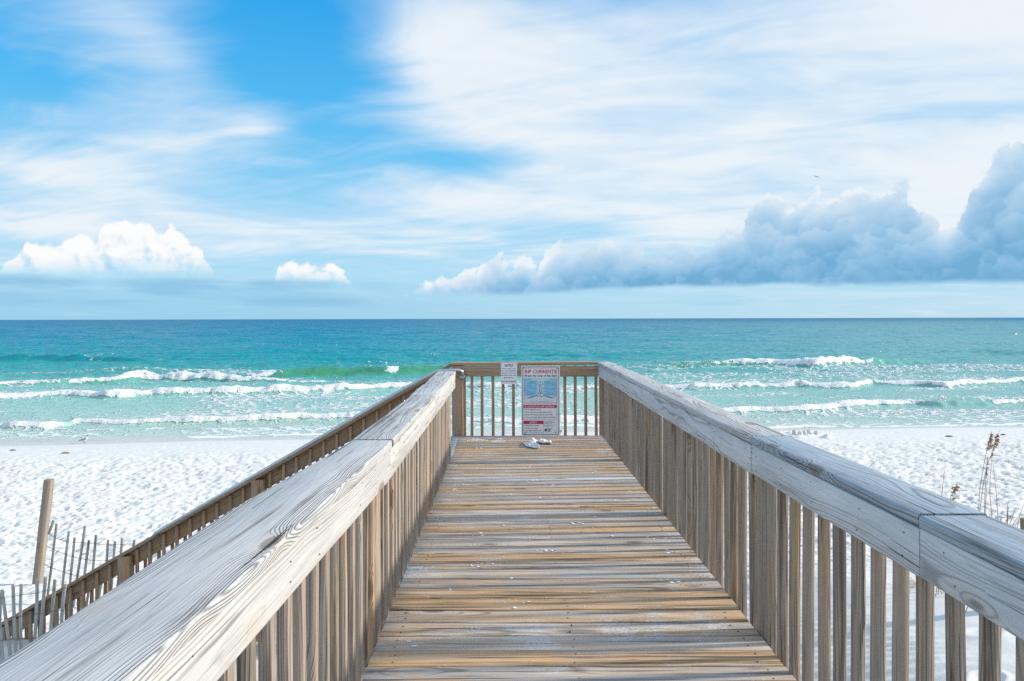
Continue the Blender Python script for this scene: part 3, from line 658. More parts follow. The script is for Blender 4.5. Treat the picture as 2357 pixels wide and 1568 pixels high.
def long_rail(name, side, label, segs_cap, segs_fas, mat_caps, mat_fas, ybal0, ybal1, posts, xbal, seed):
    r = empty(name, (xbal, 5, DZ), label=label, cat='railing')
    rg = random.Random(seed)
    for (ya, xa0, xa1, yb, xb0, xb1, zo, tn_), mt in zip(segs_cap, mat_caps):
        # cap board given by its inner and outer edge at both ends; skewed boards are real here
        wa, wb = abs(xa1 - xa0), abs(xb1 - xb0); w_ = (wa + wb) / 2
        p0 = Vector(((xa0 + xa1) / 2, ya, RT - .019 + zo)); p1 = Vector(((xb0 + xb1) / 2, yb, RT - .019 + zo))
        o = board('cap_board', p0, p1, w_, .038, mt, r, seg=26, rad=.008, wob=.0022, prof=4, taper=(wa / w_, wb / w_), tn=tn_)
        if side < 0 and ya < 0:                           # the old board bellies outward before the splice
            for v_ in o.data.vertices:
                if v_.co.y > 0: v_.co.y += .036 * math.exp(-((ya + v_.co.x - 2.05) / .55) ** 2)
    for (ya, xa, yb, xb, tn_), mt in zip(segs_fas, mat_fas):
        p0 = Vector((xa, ya, RT - .040 - .071)); p1 = Vector((xb, yb, RT - .040 - .071))
        board('fascia_board', p0, p1, .142, .038, mt, r, zhint=(-side, 0, 0), seg=20, rad=.006, wob=.0018, prof=3, tn=tn_)
    nb_ = bmesh.new()
    for (ya, xa, yb, xb, _t) in segs_fas:
        yn_ = max(ya + .05, .8)
        while yn_ < yb:
            xx = xa + (xb - xa) * (yn_ - ya) / (yb - ya) - side * .0175
            for dz_ in (-.04, .035):
                q = Vector((xx, yn_ + rg.uniform(-.03, .03), RT - .111 + dz_ + rg.uniform(-.012, .012)))
                tube_bm(nb_, [q, q - Vector((side * .004, 0, 0))], .0024, 6)
            yn_ += rg.choice((.27, .40, .53))
    from_bm('nail', nb_, nail_m, r, kind='stuff').location = -r.location
    y = ybal0; k = 0
    while y < ybal1:
        if all(abs(y - p) > .10 for p in posts):
            xf_ = xbal if side > 0 else min(xbal, -.614 - (3.3 - y) * .0264 - .0)
            baluster(r, xf_ + rg.uniform(-.002, .002), y + rg.uniform(-.006, .006), RT - .044, bal_meshes[rg.randrange(8)], M_BAL, rg)
        y += .1333; k += 1
    for p in posts:
        board('post', (xbal + side * .03, p, ground_z(xbal, p) - .3), (xbal + side * .03, p, RT - .045), .138, .09, M_BAL, r, zhint=(side, 0, 0), rad=.006, seg=10, tn=(.05, 0, 0))
    return r
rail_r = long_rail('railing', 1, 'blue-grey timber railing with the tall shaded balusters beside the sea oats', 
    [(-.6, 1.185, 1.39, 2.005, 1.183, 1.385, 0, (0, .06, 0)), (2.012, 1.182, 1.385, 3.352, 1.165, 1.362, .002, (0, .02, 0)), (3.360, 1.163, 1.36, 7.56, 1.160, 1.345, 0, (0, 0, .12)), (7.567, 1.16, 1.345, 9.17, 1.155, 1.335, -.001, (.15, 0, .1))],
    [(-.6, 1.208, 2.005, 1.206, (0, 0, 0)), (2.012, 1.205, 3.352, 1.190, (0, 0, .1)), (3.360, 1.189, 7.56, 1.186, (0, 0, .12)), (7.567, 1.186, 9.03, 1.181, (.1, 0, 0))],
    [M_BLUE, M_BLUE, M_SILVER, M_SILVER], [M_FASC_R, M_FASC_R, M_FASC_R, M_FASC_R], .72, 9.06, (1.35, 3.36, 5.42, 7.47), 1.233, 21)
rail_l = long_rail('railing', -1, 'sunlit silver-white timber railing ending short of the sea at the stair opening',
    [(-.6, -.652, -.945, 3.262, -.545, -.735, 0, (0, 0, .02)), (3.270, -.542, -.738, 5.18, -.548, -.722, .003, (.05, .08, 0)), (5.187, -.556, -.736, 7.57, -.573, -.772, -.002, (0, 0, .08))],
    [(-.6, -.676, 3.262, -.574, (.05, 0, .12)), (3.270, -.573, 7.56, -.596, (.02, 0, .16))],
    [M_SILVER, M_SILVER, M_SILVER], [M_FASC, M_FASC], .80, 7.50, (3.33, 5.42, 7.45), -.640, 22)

rail_e = empty('railing', (.2, YE - .05, DZ), label='brown timber end railing facing the sea, carrying both warning signs', cat='railing')
board('cap_board', (-.735, 9.094, RT - .019), (1.150, 9.094, RT - .014), .16, .040, M_END, rail_e, seg=20, wob=.002, prof=3, tn=(.05, 0, .05))
board('fascia_board', (-.735, 9.035, RT - .042 - .069), (1.165, 9.035, RT - .049 - .069), .136, .036, M_END, rail_e, zhint=(0, -1, 0), seg=20, prof=3, tn=(.08, 0, 0))
for c_ in (338, 433, 560, 693, 823, 955, 1085, 1215, 1345, 1475, 1600, 1728, 1858, 1990):
    px = (1750 + c_ / 3.143) / 1.738
    baluster(rail_e, (px - CX) / FPX * 9.08, 9.078, RT - .046, bal_meshes[random.randrange(8)], M_END, rg, tn=(rg.uniform(0, .12), rg.uniform(0, .06), 0))
board('post', (-.668, 9.125, ground_z(-.668, 9.125) - .3), (-.668, 9.125, RT - .043), .138, .138, M_END, rail_e, zhint=(0, -1, 0), seg=10, tn=(.05, 0, 0))
board('post', (1.262, 9.125, ground_z(1.26, 9.125) - .3), (1.262, 9.125, RT - .043), .13, .13, M_END, rail_e, zhint=(0, -1, 0), seg=10)

# ------------------------------------------------------------------ stairs down to the left
SL = .574                                             # fall per metre
stairs = empty('staircase', (-.75, 8.4, DZ), label='timber stairs falling to the left from the end of the boardwalk', cat='staircase')
board('landing_board', (-.692, 7.60, DZ - .021), (-.692, 9.05, DZ - .021), .132, .036, M_SILVER, stairs, tn=(0, 0, .1))
zt_, xt_ = DZ - .16, -.78
for k in range(19):
    if zt_ < ground_z(xt_ - .14, 8.4) + .05: break
    for s_ in (0, 1): board('tread', (xt_ - .072 - s_ * .143, 7.66, zt_), (xt_ - .072 - s_ * .143, 9.10, zt_), .138, .036, M_STAIR, stairs, tn=(rg.uniform(-.1, .1), 0, rg.uniform(0, .2)))
    xt_ -= .286; zt_ -= .164
xe = xt_ - .1
for yy in (7.70, 9.10): board('stringer', (-.74, yy, DZ - .26), (xe, yy, DZ - .26 - SL * (-.74 - xe)), .24, .036, M_STAIR, stairs, zhint=(0, -1, 0))
srail = empty('stair_railing', (-.74, 9.2, DZ), label='brown stair railing with metal pipe sloping down left towards the sand fence', cat='railing')
def sp(x, drop, y=9.2):                                # point on the sloping rail line
    return Vector((x, y, RT - SL * (-.735 - x) - drop))
XS0, XS1 = -.742, -7.3
cuts = [XS0, -2.95, -5.2, XS1]
for a_, c_ in zip(cuts, cuts[1:]):
    board('cap_board', sp(a_ - .003, .024), sp(c_, .024), .135, .042, M_STAIR, srail, seg=16, prof=3, wob=.003, tn=(.05, -.1, .22))
    board('fascia_board', sp(a_ - .003, .152, 9.235), sp(c_, .152, 9.235), .195, .036, M_STAIR, srail, zhint=(0, -1, 0), seg=12, prof=3, tn=(.1, .02, -.2))
xb_ = -.86; k = 0
stair_posts = (-3.30, -5.05, -6.9)
for me_n in range(1): pass
while xb_ > XS1 + .05:
    if all(abs(xb_ - p) > .12 for p in stair_posts):
        o = baluster(srail, xb_ + rg.uniform(-.006, .006), 9.196, sp(xb_, .062).z, bal_meshes[k % 8], M_END, rg, tn=(rg.uniform(.0, .15), -.1, rg.uniform(0, .15)))
        if k % 1 == 0:
            baluster(srail, xb_ - .105 + rg.uniform(-.012, .012), 9.275, sp(xb_ - .105, .10).z, bal_meshes[(k + 3) % 8], M_STAIR, rg, tn=(.1, 0, 0))
    xb_ -= .1765; k += 1
for p in stair_posts:
    board('post', (p, 9.17, ground_z(p, 9.17) - .3), (p, 9.17, sp(p, .07).z), .16, .12, M_END, srail, zhint=(0, -1, 0), seg=8, tn=(.12, 0, .1))
pipe_m = noisy_mat('brushed_grey_pipe', (.50, .52, .56), (.58, .60, .62), 5, .28, .75)
bm = bmesh.new()
P = [at(1064, 866, 8.99), at(1064, 855, 8.97), at(1056, 852, 8.955), at(1040, 852.5, 8.95), at(1012, 853.5, 8.95), at(1003, 855, 8.95), at(992, 860, 8.95)]
p_end = sp(-4.55, -.012, 8.95)
P.append(sp(-1.35, -.022, 8.95)); P[-2] = P[-3].lerp(P[-1], .25)
for q in (.33, .66, 1.0): P.append(P[7].lerp(p_end, q))
P += [p_end + Vector((-.05, .05, -.05)), p_end + Vector((-.06, .18, -.07))]
tube_bm(bm, P, .021, 12)
pipe_o = from_bm('pipe_handrail', bm, pipe_m, srail); pipe_o.location = -srail.location
bm = bmesh.new(); q = at(1064, 868, 9.0)
tube_bm(bm, [q + Vector((0, -.004, 0)), q + Vector((0, .014, 0))], .034, 12)
from_bm('pipe_flange', bm, pipe_m, pipe_o)

# ------------------------------------------------------------------ signs
FONT = bpy.data.fonts.load('<builtin>') if '<builtin>' in [f.name for f in bpy.data.fonts] else None
texts = []
def ink(name, c, rough=.45): return simple_mat(name, c, rough)
K_RED, K_DRED, K_BLK, K_NAVY, K_WHT, K_TEAL, K_GRN = ink('red_print', (.62, .05, .05)), ink('crimson_print', (.55, .015, .07)), ink('black_print', (.015, .015, .02)), ink('navy_print', (.012, .016, .06)), ink('white_print', (.80, .80, .80)), ink('teal_print', (.15, .52, .56)), ink('grey_print', (.30, .31, .34))
class Sign:
    """flat sign facing -Y; s = metres per pixel of the crop it was measured in, (u0, v0) = crop pixel of the local origin"""
    def __init__(s, root, sc, u0, v0): s.r, s.k, s.u0, s.v0 = root, sc, u0, v0
    def P(s, u, v, d=0.0): return Vector(((u - s.u0) * s.k, -d, (s.v0 - v) * s.k))
    def rect(s, name, u0, v0, u1, v1, mat, d=.0012, th=.0006, par=None):
        bm = bmesh.new(); a, c = s.P(u0, v1), s.P(u1, v0)
        box_bm(bm, a.x, c.x, -d - th, -d, a.z, c.z)
        return from_bm(name, bm, mat, par or s.r, smooth=False)
    def frame(s, name, u0, v0, u1, v1, w, mat, d=.0012, th=.0006, rad=0.0):
        def loop(u0, v0, u1, v1, r):
            o = []
            for cu, cv, a0 in ((u1 - r, v0 + r, -90), (u1 - r, v1 - r, 0), (u0 + r, v1 - r, 90), (u0 + r, v0 + r, 180)):
                for k in range(5): a = R(a0 + 22.5 * k); o.append((cu + r * math.cos(a), cv + r * math.sin(a)))
            return o
        bm = bmesh.new(); A, B_ = loop(u0, v0, u1, v1, rad + .01), loop(u0 + w, v0 + w, u1 - w, v1 - w, max(rad - w, .01))
        va = [[bm.verts.new(s.P(u, v, dd)) for u, v in L] for L, dd in ((A, d), (A, d + th), (B_, d + th), (B_, d))]
        n = len(A)
        for r0, r1 in ((0, 1), (1, 2), (2, 3)):
            for k in range(n): bm.faces.new((va[r0][k], va[r0][(k + 1) % n], va[r1][(k + 1) % n], va[r1][k]))
        bmesh.ops.recalc_face_normals(bm, faces=bm.faces)
        return from_bm(name, bm, mat, s.r, smooth=False)
    def poly(s, name, pts, mat, d=.0016, th=.0005, par=None):
        bm = bmesh.new(); f = bm.faces.new([bm.verts.new(s.P(u, v, d)) for u, v in pts])
        e = bmesh.ops.extrude_face_region(bm, geom=[f])
        for v_ in [g for g in e['geom'] if isinstance(g, bmesh.types.BMVert)]: v_.co.y -= th
        bmesh.ops.recalc_face_normals(bm, faces=bm.faces)
        return from_bm(name, bm, mat, par or s.r, smooth=False)
    def stroke(s, name, pts, w0, w1, mat, d=.0020, head=0.0):
        n = len(pts); L, Rr = [], []
        for i, (u, v) in enumerate(pts):
            a, c = pts[max(i - 1, 0)], pts[min(i + 1, n - 1)]
            tx, ty = c[0] - a[0], c[1] - a[1]; l = math.hypot(tx, ty) or 1
            w = (w0 + (w1 - w0) * i / (n - 1)) / 2
            L.append((u - ty / l * w, v + tx / l * w)); Rr.append((u + ty / l * w, v - tx / l * w))
        if head:
            (u0, v0), (u1, v1) = pts[-2], pts[-1]; l = math.hypot(u1 - u0, v1 - v0); tx, ty = (u1 - u0) / l, (v1 - v0) / l
            L += [(u1 - ty * head * .6, v1 + tx * head * .6), (u1 + tx * head, v1 + ty * head)]; Rr += [(u1 + ty * head * .6, v1 - tx * head * .6)]
        return s.poly(name, L + Rr[::-1], mat, d)
    def text(s, body, u, v, width, cap, mat, align='CENTER', bold=.0, d=.0022, name='type_source'):
        """u, v = anchor on the baseline in crop pixels, width and cap height in crop pixels"""
        cu = bpy.data.curves.new(name, 'FONT'); cu.body = body; cu.align_x = align; cu.size = cap * s.k / .70
        cu.offset = bold * cu.size; cu.extrude = .0003; cu.resolution_u = 3
        o = bpy.data.objects.new(name, cu); COL.objects.link(o); o.parent = s.r
        o.location = s.P(u, v, d); o.rotation_euler = (R(90), 0, 0)
        cu.materials.append(mat); texts.append((o, width * s.k))
        return o
    def screw(s, u, v, r, mat, d=.001):
        bm = bmesh.new(); c = s.P(u, v)
        tube_bm(bm, [c + Vector((0, -d, 0)), c + Vector((0, -d - .003, 0)), c + Vector((0, -d - .0045, 0))], [r * s.k, r * s.k, r * s.k * .6], 12)
        return from_bm('screw', bm, mat, s.r)
panel_m = noisy_mat('weathered_white_sign_panel', (.83, .83, .84), (.87, .87, .86), 6, .4)
steel_m = noisy_mat('dull_steel_screw', (.30, .28, .26), (.45, .42, .38), 40, .4, .8)
def panel(sg, u0, v0, u1, v1, rad, mat, th=.003):
    bm = bmesh.new(); pts = []
    for cu, cv, a0 in ((u1 - rad, v0 + rad, -90), (u1 - rad, v1 - rad, 0), (u0 + rad, v1 - rad, 90), (u0 + rad, v0 + rad, 180)):
        for k in range(5): a = R(a0 + 22.5 * k); pts.append((cu + rad * math.cos(a), cv + rad * math.sin(a)))
    return sg.poly('panel', pts, mat, d=-th, th=th + .0008)
# rip current board: crop pixels of the 4.9x enlargement (source 2040..2280, 1440..1760)
YS = 9.006
def src(u, v): return (2040 + u / 4.9) / 1.738, (1440 + v / 4.9) / 1.738
pc = at(*src(597, 1470), YS); pc.z = DZ + .004
rip = empty('warning_sign', pc, label='tall RIP CURRENTS warning sign leaning on the end railing down to the deck', cat='sign')
rip.rotation_euler = (R(-.4), 0, R(.0)); rip.scale.z = 1.022
ks = YS / FPX / 1.738 / 4.9
S = Sign(rip, ks, 597, 1470)
panel(S, 220, 118, 976, 1470, 14, panel_m)
S.frame('border', 236, 140, 955, 1445, 9, K_NAVY, rad=22)
S.frame('border', 266, 163, 921, 843, 8, K_DRED, rad=1)
S.text('RIP CURRENTS', 597, 267, 612, 68, K_RED, bold=.022)
S.text('Break the Grip of the Rip!', 597, 332, 612, 38, K_BLK, bold=.016)
# picture of the surf: blue field with white rip and sand
pic_m = bpy.data.materials.new('printed_surf_picture'); pic_m.use_nodes = True; T = NT(pic_m.node_tree); b = pic_m.node_tree.nodes['Principled BSDF']
ox, oy, oz = T.sep(V(T, T.n('ShaderNodeTexCoord').outputs['Object']))
uu = ox / ks + 597.0; vv = 1470.0 - oz / ks
nz_ = T.noise(T.xyz(uu * .006, vv * .022, 0.0), 1.0, 5, .6)
dxc = (uu - 592.0).abs()
blue = T.ss(nz_ + (1.0 - ((vv - 560.0) / 190.0).abs()) * .30, .40, .62) * T.ss(dxc + (nz_ - .5) * 90.0 - ((vv - 560.0).abs() - 60.0).max(0.0) * .25, 35.0, 95.0)
tealt = T.ss(((vv - 440.0) / 60.0).abs() + (nz_ - .5), 1.0, .2) * .5
cc = T.mix(T.ss(vv, 380, 480), (.62, .72, .80), (.60, .76, .86))
cc = T.mix(blue * .85, cc, T.mix(T.ss(nz_, .4, .65), (.25, .60, .80), (.10, .42, .72)))
cc = T.mix(T.ss(vv + dxc * -.10, 660, 740), cc, (.72, .76, .80))
T.put(b.inputs['Base Color'], cc); b.inputs['Roughness'].default_value = .4
S.rect('surf_picture', 276, 352, 912, 832, pic_m)
def arc(p0, p1, p2, n=12): return [((1 - t) ** 2 * p0[0] + 2 * t * (1 - t) * p1[0] + t * t * p2[0], (1 - t) ** 2 * p0[1] + 2 * t * (1 - t) * p1[1] + t * t * p2[1]) for t in [k / n for k in range(n + 1)]]
S.stroke('arrow', arc((338, 744), (440, 735), (512, 690)), 13, 8, K_BLK, head=22)
S.stroke('arrow', arc((846, 744), (745, 735), (672, 690)), 13, 8, K_BLK, head=22)
S.stroke('arrow', arc((532, 672), (578, 640), (578, 585)), 10, 7, K_BLK, head=16)
S.stroke('arrow', arc((652, 672), (608, 640), (605, 585)), 10, 7, K_BLK, head=16)
S.stroke('arrow', arc((580, 558), (580, 500), (546, 468)), 7, 6, K_BLK, head=14)
S.stroke('arrow', arc((605, 558), (605, 500), (642, 468)), 7, 6, K_BLK, head=14)
S.stroke('arrow', [(591, 674), (591, 650)], 13, 13, K_BLK, head=22)
S.stroke('arrow', [(591, 500), (591, 486)], 11, 11, K_BLK, head=18)
S.stroke('arrow', arc((524, 436), (400, 425), (330, 468)), 34, 18, K_TEAL, d=.0018, head=26)
S.stroke('arrow', arc((664, 436), (800, 425), (880, 505)), 34, 18, K_TEAL, d=.0018, head=32)
S.stroke('arrow', [(560, 553), (515, 553)], 13, 11, K_TEAL, d=.0018, head=18)
S.stroke('arrow', [(622, 553), (668, 553)], 13, 11, K_TEAL, d=.0018, head=18)
for (u, v) in ((482, 440), (720, 440)): S.text('ESCAPE', u, v, 52, 10, K_WHT)
S.stroke('swimmer', arc((548, 444), (580, 447), (606, 438), 6), 3, 9, K_NAVY); S.stroke('swimmer', [(596, 446), (612, 430), (627, 427)], 8, 5, K_NAVY); S.poly('swimmer', [(607 + 7 * math.cos(a), 436 + 7 * math.sin(a)) for a in [k * .785 for k in range(8)]], K_BLK, d=.0019)
S.stroke('current_line', [(412, 712), (455, 700)], 4, 4, K_NAVY); S.stroke('current_line', [(725, 700), (768, 714)], 4, 4, K_NAVY)
S.text('RIP CURRENT', 592, 717, 126, 17, K_NAVY, bold=.012)
S.text('Rip currents are powerful currents of water moving away from shore.', 600, 802, 420, 9, K_GRN)
S.text('They can sweep even the strongest swimmer out to sea.', 600, 820, 342, 9, K_GRN)
S.frame('border', 259, 872, 916, 1150, 4, K_NAVY, rad=1)
S.rect('red_band', 263, 876, 912, 934, K_DRED, d=.0014)
S.text('IF CAUGHT IN A RIP CURRENT', 579, 921, 590, 33, K_WHT, bold=.014)
def bullet(u, v, t, w, x0=315):
    S.poly('bullet', [(u, v - 11), (u + 8, v), (u, v + 11), (u - 8, v)], K_NAVY)
    S.text(t, x0, v + 9, w, 20, K_NAVY, align='LEFT', bold=.008)
bullet(292, 963, "Don't fight the current", 288); bullet(292, 1012, 'Swim out of the current, then to shore', 500); bullet(292, 1061, "If you can't escape, float or tread water", 517); bullet(292, 1110, 'If you need help, call or wave for assistance', 574)
S.frame('border', 257, 1178, 655, 1407, 4, K_NAVY, rad=1)
S.rect('red_band', 261, 1182, 651, 1240, K_DRED, d=.0014)
S.text('SAFETY', 446, 1227, 152, 33, K_WHT, bold=.014)
bullet(290, 1269, 'Know how to swim', 245, 313); bullet(290, 1318, 'Never swim alone', 230, 313); bullet(290, 1367, "If in doubt, don't go out", 302, 313)
for v, t, w in ((1190, 'More information about rip', 190), (1212, 'currents can be found at the', 202), (1234, 'following web sites:', 144), (1267, 'www.ripcurrents.noaa.gov', 187), (1287, 'www.usla.org', 98)):
    S.text(t, 669, v, w, 11, K_BLK, align='LEFT', bold=.006)
K_SKYB = ink('cyan_print', (.05, .42, .66))
circ = lambda cu, cv, r, n=20: [(cu + r * math.cos(2 * math.pi * k / n), cv + r * math.sin(2 * math.pi * k / n)) for k in range(n)]
S.poly('round_emblem', circ(698, 1359, 36), K_WHT, d=.0013)
S.poly('round_emblem', [(698 + 31 * math.cos(R(a)), 1359 + 31 * math.sin(R(a))) for a in range(180, 361, 15)] + [(712, 1366), (700, 1378), (684, 1364)], K_NAVY, d=.0019)
S.poly('round_emblem', [(698 + 33 * math.cos(R(a)), 1359 + 33 * math.sin(R(a))) for a in range(8, 173, 15)] + [(684, 1376), (700, 1388), (714, 1376)], K_SKYB, d=.0019)
S.text('NOAA', 698, 1350, 30, 9, K_WHT, d=.0028)
S.stroke('crossed_oars', [(731, 1309), (793, 1397)], 11, 5, K_NAVY); S.stroke('crossed_oars', [(805, 1309), (738, 1397)], 11, 5, K_NAVY, d=.0026)
S.frame('ring_emblem', 745, 1332, 790, 1378, 9, K_GRN, d=.0030, rad=22)
for u, v in ((260, 157), (940, 170), (290, 1425), (900, 1398)): S.screw(u, v, 16, steel_m)
# notice: crop pixels of the 3.143x enlargement (source 1750..2500, 1400..1850)
YN = 9.008
pn = at((1750 + 897 / 3.143) / 1.738, (1400 + 430 / 3.143) / 1.738, YN)
notice = empty('notice_sign', pn, label='small white NOTICE sign about shoes on the end railing', cat='sign')
N = Sign(notice, YN / FPX / 1.738 / 3.143, 897, 430); N_R = N.r
panel(N, 795, 164, 1001, 430, 4, panel_m, .0025)
N.text('NOTICE', 896, 210, 104, 29, K_BLK, bold=.012)
N.text('Shoes are ', 808, 242, 86, 13, K_NAVY, align='LEFT'); N.text('NOT', 898, 242, 36, 13, K_RED, align='LEFT'); N.text('to be', 939, 242, 43, 13, K_NAVY, align='LEFT')
for v, t, w in ((270, 'left on the boardwalk,', 182), (298, 'stairway or in front of', 180), (326, 'the stairs. Please take', 186), (354, 'them with you.', 122)): N.text(t, 895, v, w, 13, K_NAVY)
N.text('SHOES WILL BE REMOVED', 893, 406, 188, 15, K_DRED, bold=.01)
for u, v in ((808, 174), (990, 177)): N.screw(u, v, 7, steel_m)
bpy.context.view_layer.update()
for o, w in texts:
    me = bpy.data.meshes.new_from_object(o.evaluated_get(bpy.context.evaluated_depsgraph_get()))
    if o.dimensions.x > 1e-6: me.transform(Matrix.Diagonal((w / o.dimensions.x, 1, 1, 1)))
    q = bpy.data.objects.new('lettering', me); COL.objects.link(q); q.parent = o.parent; q.location = o.location.copy(); q.rotation_euler = o.rotation_euler.copy()
    cu_ = o.data; bpy.data.objects.remove(o); bpy.data.curves.remove(cu_)

# ------------------------------------------------------------------ things lying on the deck
cloth_m = bpy.data.materials.new('white_checked_cloth'); cloth_m.use_nodes = True; T = NT(cloth_m.node_tree); b = cloth_m.node_tree.nodes['Principled BSDF']
uvv = T.sep(V(T, T.n('ShaderNodeAttribute', attribute_name='weave').outputs['Vector']))
g1 = T.ss(((uvv[0] * 14.0).fract() - .5).abs(), .42, .47).max(T.ss(((uvv[1] * 9.0).fract() - .5).abs(), .42, .47))
T.put(b.inputs['Base Color'], T.mix(g1 * .45, (.78, .77, .80), (.42, .40, .56))); b.inputs['Roughness'].default_value = .9
def crumple(nu, nv, fn):
    bm = bmesh.new(); g = [[bm.verts.new(fn(i / nu, j / nv)) for j in range(nv + 1)] for i in range(nu + 1)]
    for i in range(nu):
        for j in range(nv): bm.faces.new((g[i][j], g[i + 1][j], g[i + 1][j + 1], g[i][j + 1]))
    return bm
def n1(x, y, s=0): return float(fbm(np.array([x]), np.array([y]), 3, s)[0]) - .5
cr_ = lambda u, v: ((2050 + u / 11.22) / 1.738, (1730 + v / 11.22) / 1.738)
def deckpt(px, py):
    Y = (EYE - DZ) * FPX / (py - hz(px)); return Vector(((px - CX) / FPX * Y, Y, DZ))
c0 = deckpt(*cr_(1100, 545))
cloth = empty('cloth', c0, label='crumpled white checked cloth lying on the deck before the tall sign', cat='cloth')
kx = c0.y / FPX / 1.738 / 11.22                       # metres per crop pixel
def roll(u, v):                                       # the long gathered part
    along = -270 * kx + u * 920 * kx
    a = v * 2 * math.pi
    rr = .034 + .008 * math.sin(u * 13 + .5) + .020 * n1(u * 9, v * 4, 3) + .018 * n1(u * 24, v * 7, 8)
    rr *= 1.25 if u < .2 else 1.0
    rr *= max(.12, 1 - (max(0, u - .94) / .06) ** 2) * max(.12, 1 - (max(0, .06 - u) / .06) ** 2)
    z = .026 + rr * math.sin(a) * .72 + .004 * math.exp(-((u - .12) / .08) ** 2)
    return Vector((along + .008 * n1(u * 6, v * 3, 6), .05 + .05 * (1 - u) + rr * 1.7 * math.cos(a) + .03 * n1(u * 5, 1, 4), max(.003, z)))
bm = crumple(60, 26, roll)
def flap(u, v):                                       # the spread corner towards the camera
    x = (-560 + u * 560) * kx + .03 * n1(u * 3, v * 5, 21) - .05 * (v - .5); y = -.22 + v * .26 - .10 * u * (1 - v)
    edge = max(0.0, min(u, 1 - u, v, 1 - v)) * 7
    h = .006 + min(1, .2 + edge) * (.020 + .060 * abs(n1(u * 4 + 2, v * 4, 12)) + .035 * abs(n1(u * 11, v * 9, 19)) + .012 * math.sin(u * 9 + v * 4))
    return Vector((x, y, max(.004, h)))
bm2 = crumple(40, 34, flap)
def with_weave(bm, nu, nv):
    me = bpy.data.meshes.new('fold'); bm.to_mesh(me); bm.free(); me.shade_smooth()
    a = me.attributes.new('weave', 'FLOAT_VECTOR', 'POINT')
    for i in range(len(me.vertices)): a.data[i].vector = ((i // (nv + 1)) / nu, (i % (nv + 1)) / nv, 0)
    return me
mesh_obj('gathered_fold', with_weave(bm, 60, 26), cloth_m, cloth)
mesh_obj('spread_corner', with_weave(bm2, 40, 34), cloth_m, cloth)
# drifts of blown sand on the boards
bm = bmesh.new(); r2 = random.Random(5)
def clump(c, r_, n):
    for _ in range(n):
        a = r2.uniform(0, 6.28); q = r_ * r2.random() ** .7
        p = c + Vector((math.cos(a) * q * 1.6, math.sin(a) * q, .001)); s_ = r2.uniform(.25, 1.0) * min(.016, r_ * .3)
        vs_ = [bm.verts.new(p + Vector((math.cos(k * 1.047) * s_ * r2.uniform(.7, 1.4), math.sin(k * 1.047) * s_ * r2.uniform(.5, 1), 0))) for k in range(6)]
        t_ = bm.verts.new(p + Vector((0, 0, s_ * r2.uniform(.25, .6))))
        for k in range(6): bm.faces.new((vs_[k], vs_[(k + 1) % 6], t_))
for u, v, r_, n in ((470, 1135, .10, 60), (500, 1128, .05, 30), (568, 1136, .03, 12), (770, 1152, .06, 36), (775, 1125, .045, 22), (700, 1143, .03, 10)):
    clump(deckpt((1750 + u / 3.143) / 1.738, (1400 + v / 3.143) / 1.738), r_, n)
for _ in range(150):
    clump(Vector((r2.uniform(XL + .05, XR - .05), r2.uniform(2.6, 8.8), DZ + .001)), r2.choice((.012, .02, .05)), r2.choice((1, 2, 3, 6)))
from_bm('sand_patches', bm, simple_mat('blown_white_sand', (.78, .78, .77), .9), None, smooth=True, kind='stuff', label='small drifts of white sand on the planks')

# ------------------------------------------------------------------ sand fence and post
wire_m = noisy_mat('rusty_wire', (.16, .09, .06), (.28, .17, .11), 30, .7, .5)
def lean_board(name, base, top, w, t, mat, parent, tn=(0, 0, 0), **kw): return board(name, base, top, w, t, mat, parent, zhint=(0, -1, 0), tn=tn, **kw)
def crop3(u, v): return u / 1.7918 / 1.738, (1850 + v / 1.7918) / 1.738
fp_ = empty('fence_post', at(95, 1402, 12.4), label='tall leaning square wooden post standing in the sand', cat='post')
pb = at(74, 1420, 12.4)
o = lean_board('post', pb + Vector((0, 0, -.2)), at(112, 1104, 12.4), .125, .125, M_POST, fp_, tn=(.2, 0, .1), seg=14, rad=.005, prof=2)
o.matrix_basis = o.matrix_basis @ Matrix.Rotation(R(5), 4, 'X')
far_f = empty('sand_fence', at(240, 1400, 10.8), label='far run of grey slat sand fence beside the tall post', cat='fence')
far_slats = [((345, 515), (382, 415)), ((332, 1000), (402, 440)), ((430, 1000), (490, 495)), ((490, 960), (532, 541)), ((540, 900), (605, 456)), ((592, 900), (634, 558)), ((645, 1010), (684, 521)), ((745, 900), (772, 554)), ((795, 880), (822, 567)), ((840, 890), (874, 542)), ((905, 860), (960, 555)), ((700, 1010), (735, 780)), ((610, 1060), (650, 800)), ((1080, 700), (1100, 600))]
for i, ((u0, v0), (u1, v1)) in enumerate(far_slats):
    a_, c_ = at(*crop3(u0, v0), 10.8), at(*crop3(u1, v1), 10.8)
    d = (a_ - c_).normalized()
    if i and a_.z > ground_z(a_.x, 10.8): a_ = c_ + d * min(1.35, (c_.z - ground_z(c_.x, 10.8) + .1) / -d.z)
    lean_board('slat', a_, c_, .040, .010, M_SLAT, far_f, tn=(rg.uniform(.0, .25), rg.uniform(.15, .35), -.2), rad=.003, seg=4, wob=.003)
for pts in (((345, 515), (402, 545), (480, 570), (600, 577), (690, 585), (780, 592), (880, 590), (965, 582)), ((330, 600), (400, 635), (480, 665), (570, 690), (650, 702), (740, 706), (830, 700), (960, 680)), ((315, 730), (380, 765), (450, 785), (540, 812), (640, 830), (760, 835), (900, 820))):
    bm = bmesh.new(); tube_bm(bm, [at(*crop3(u, v), 10.79 - (k % 2) * .012) - far_f.location for k, (u, v) in enumerate(pts)], .0035, 6)
    from_bm('wire', bm, wire_m, far_f)
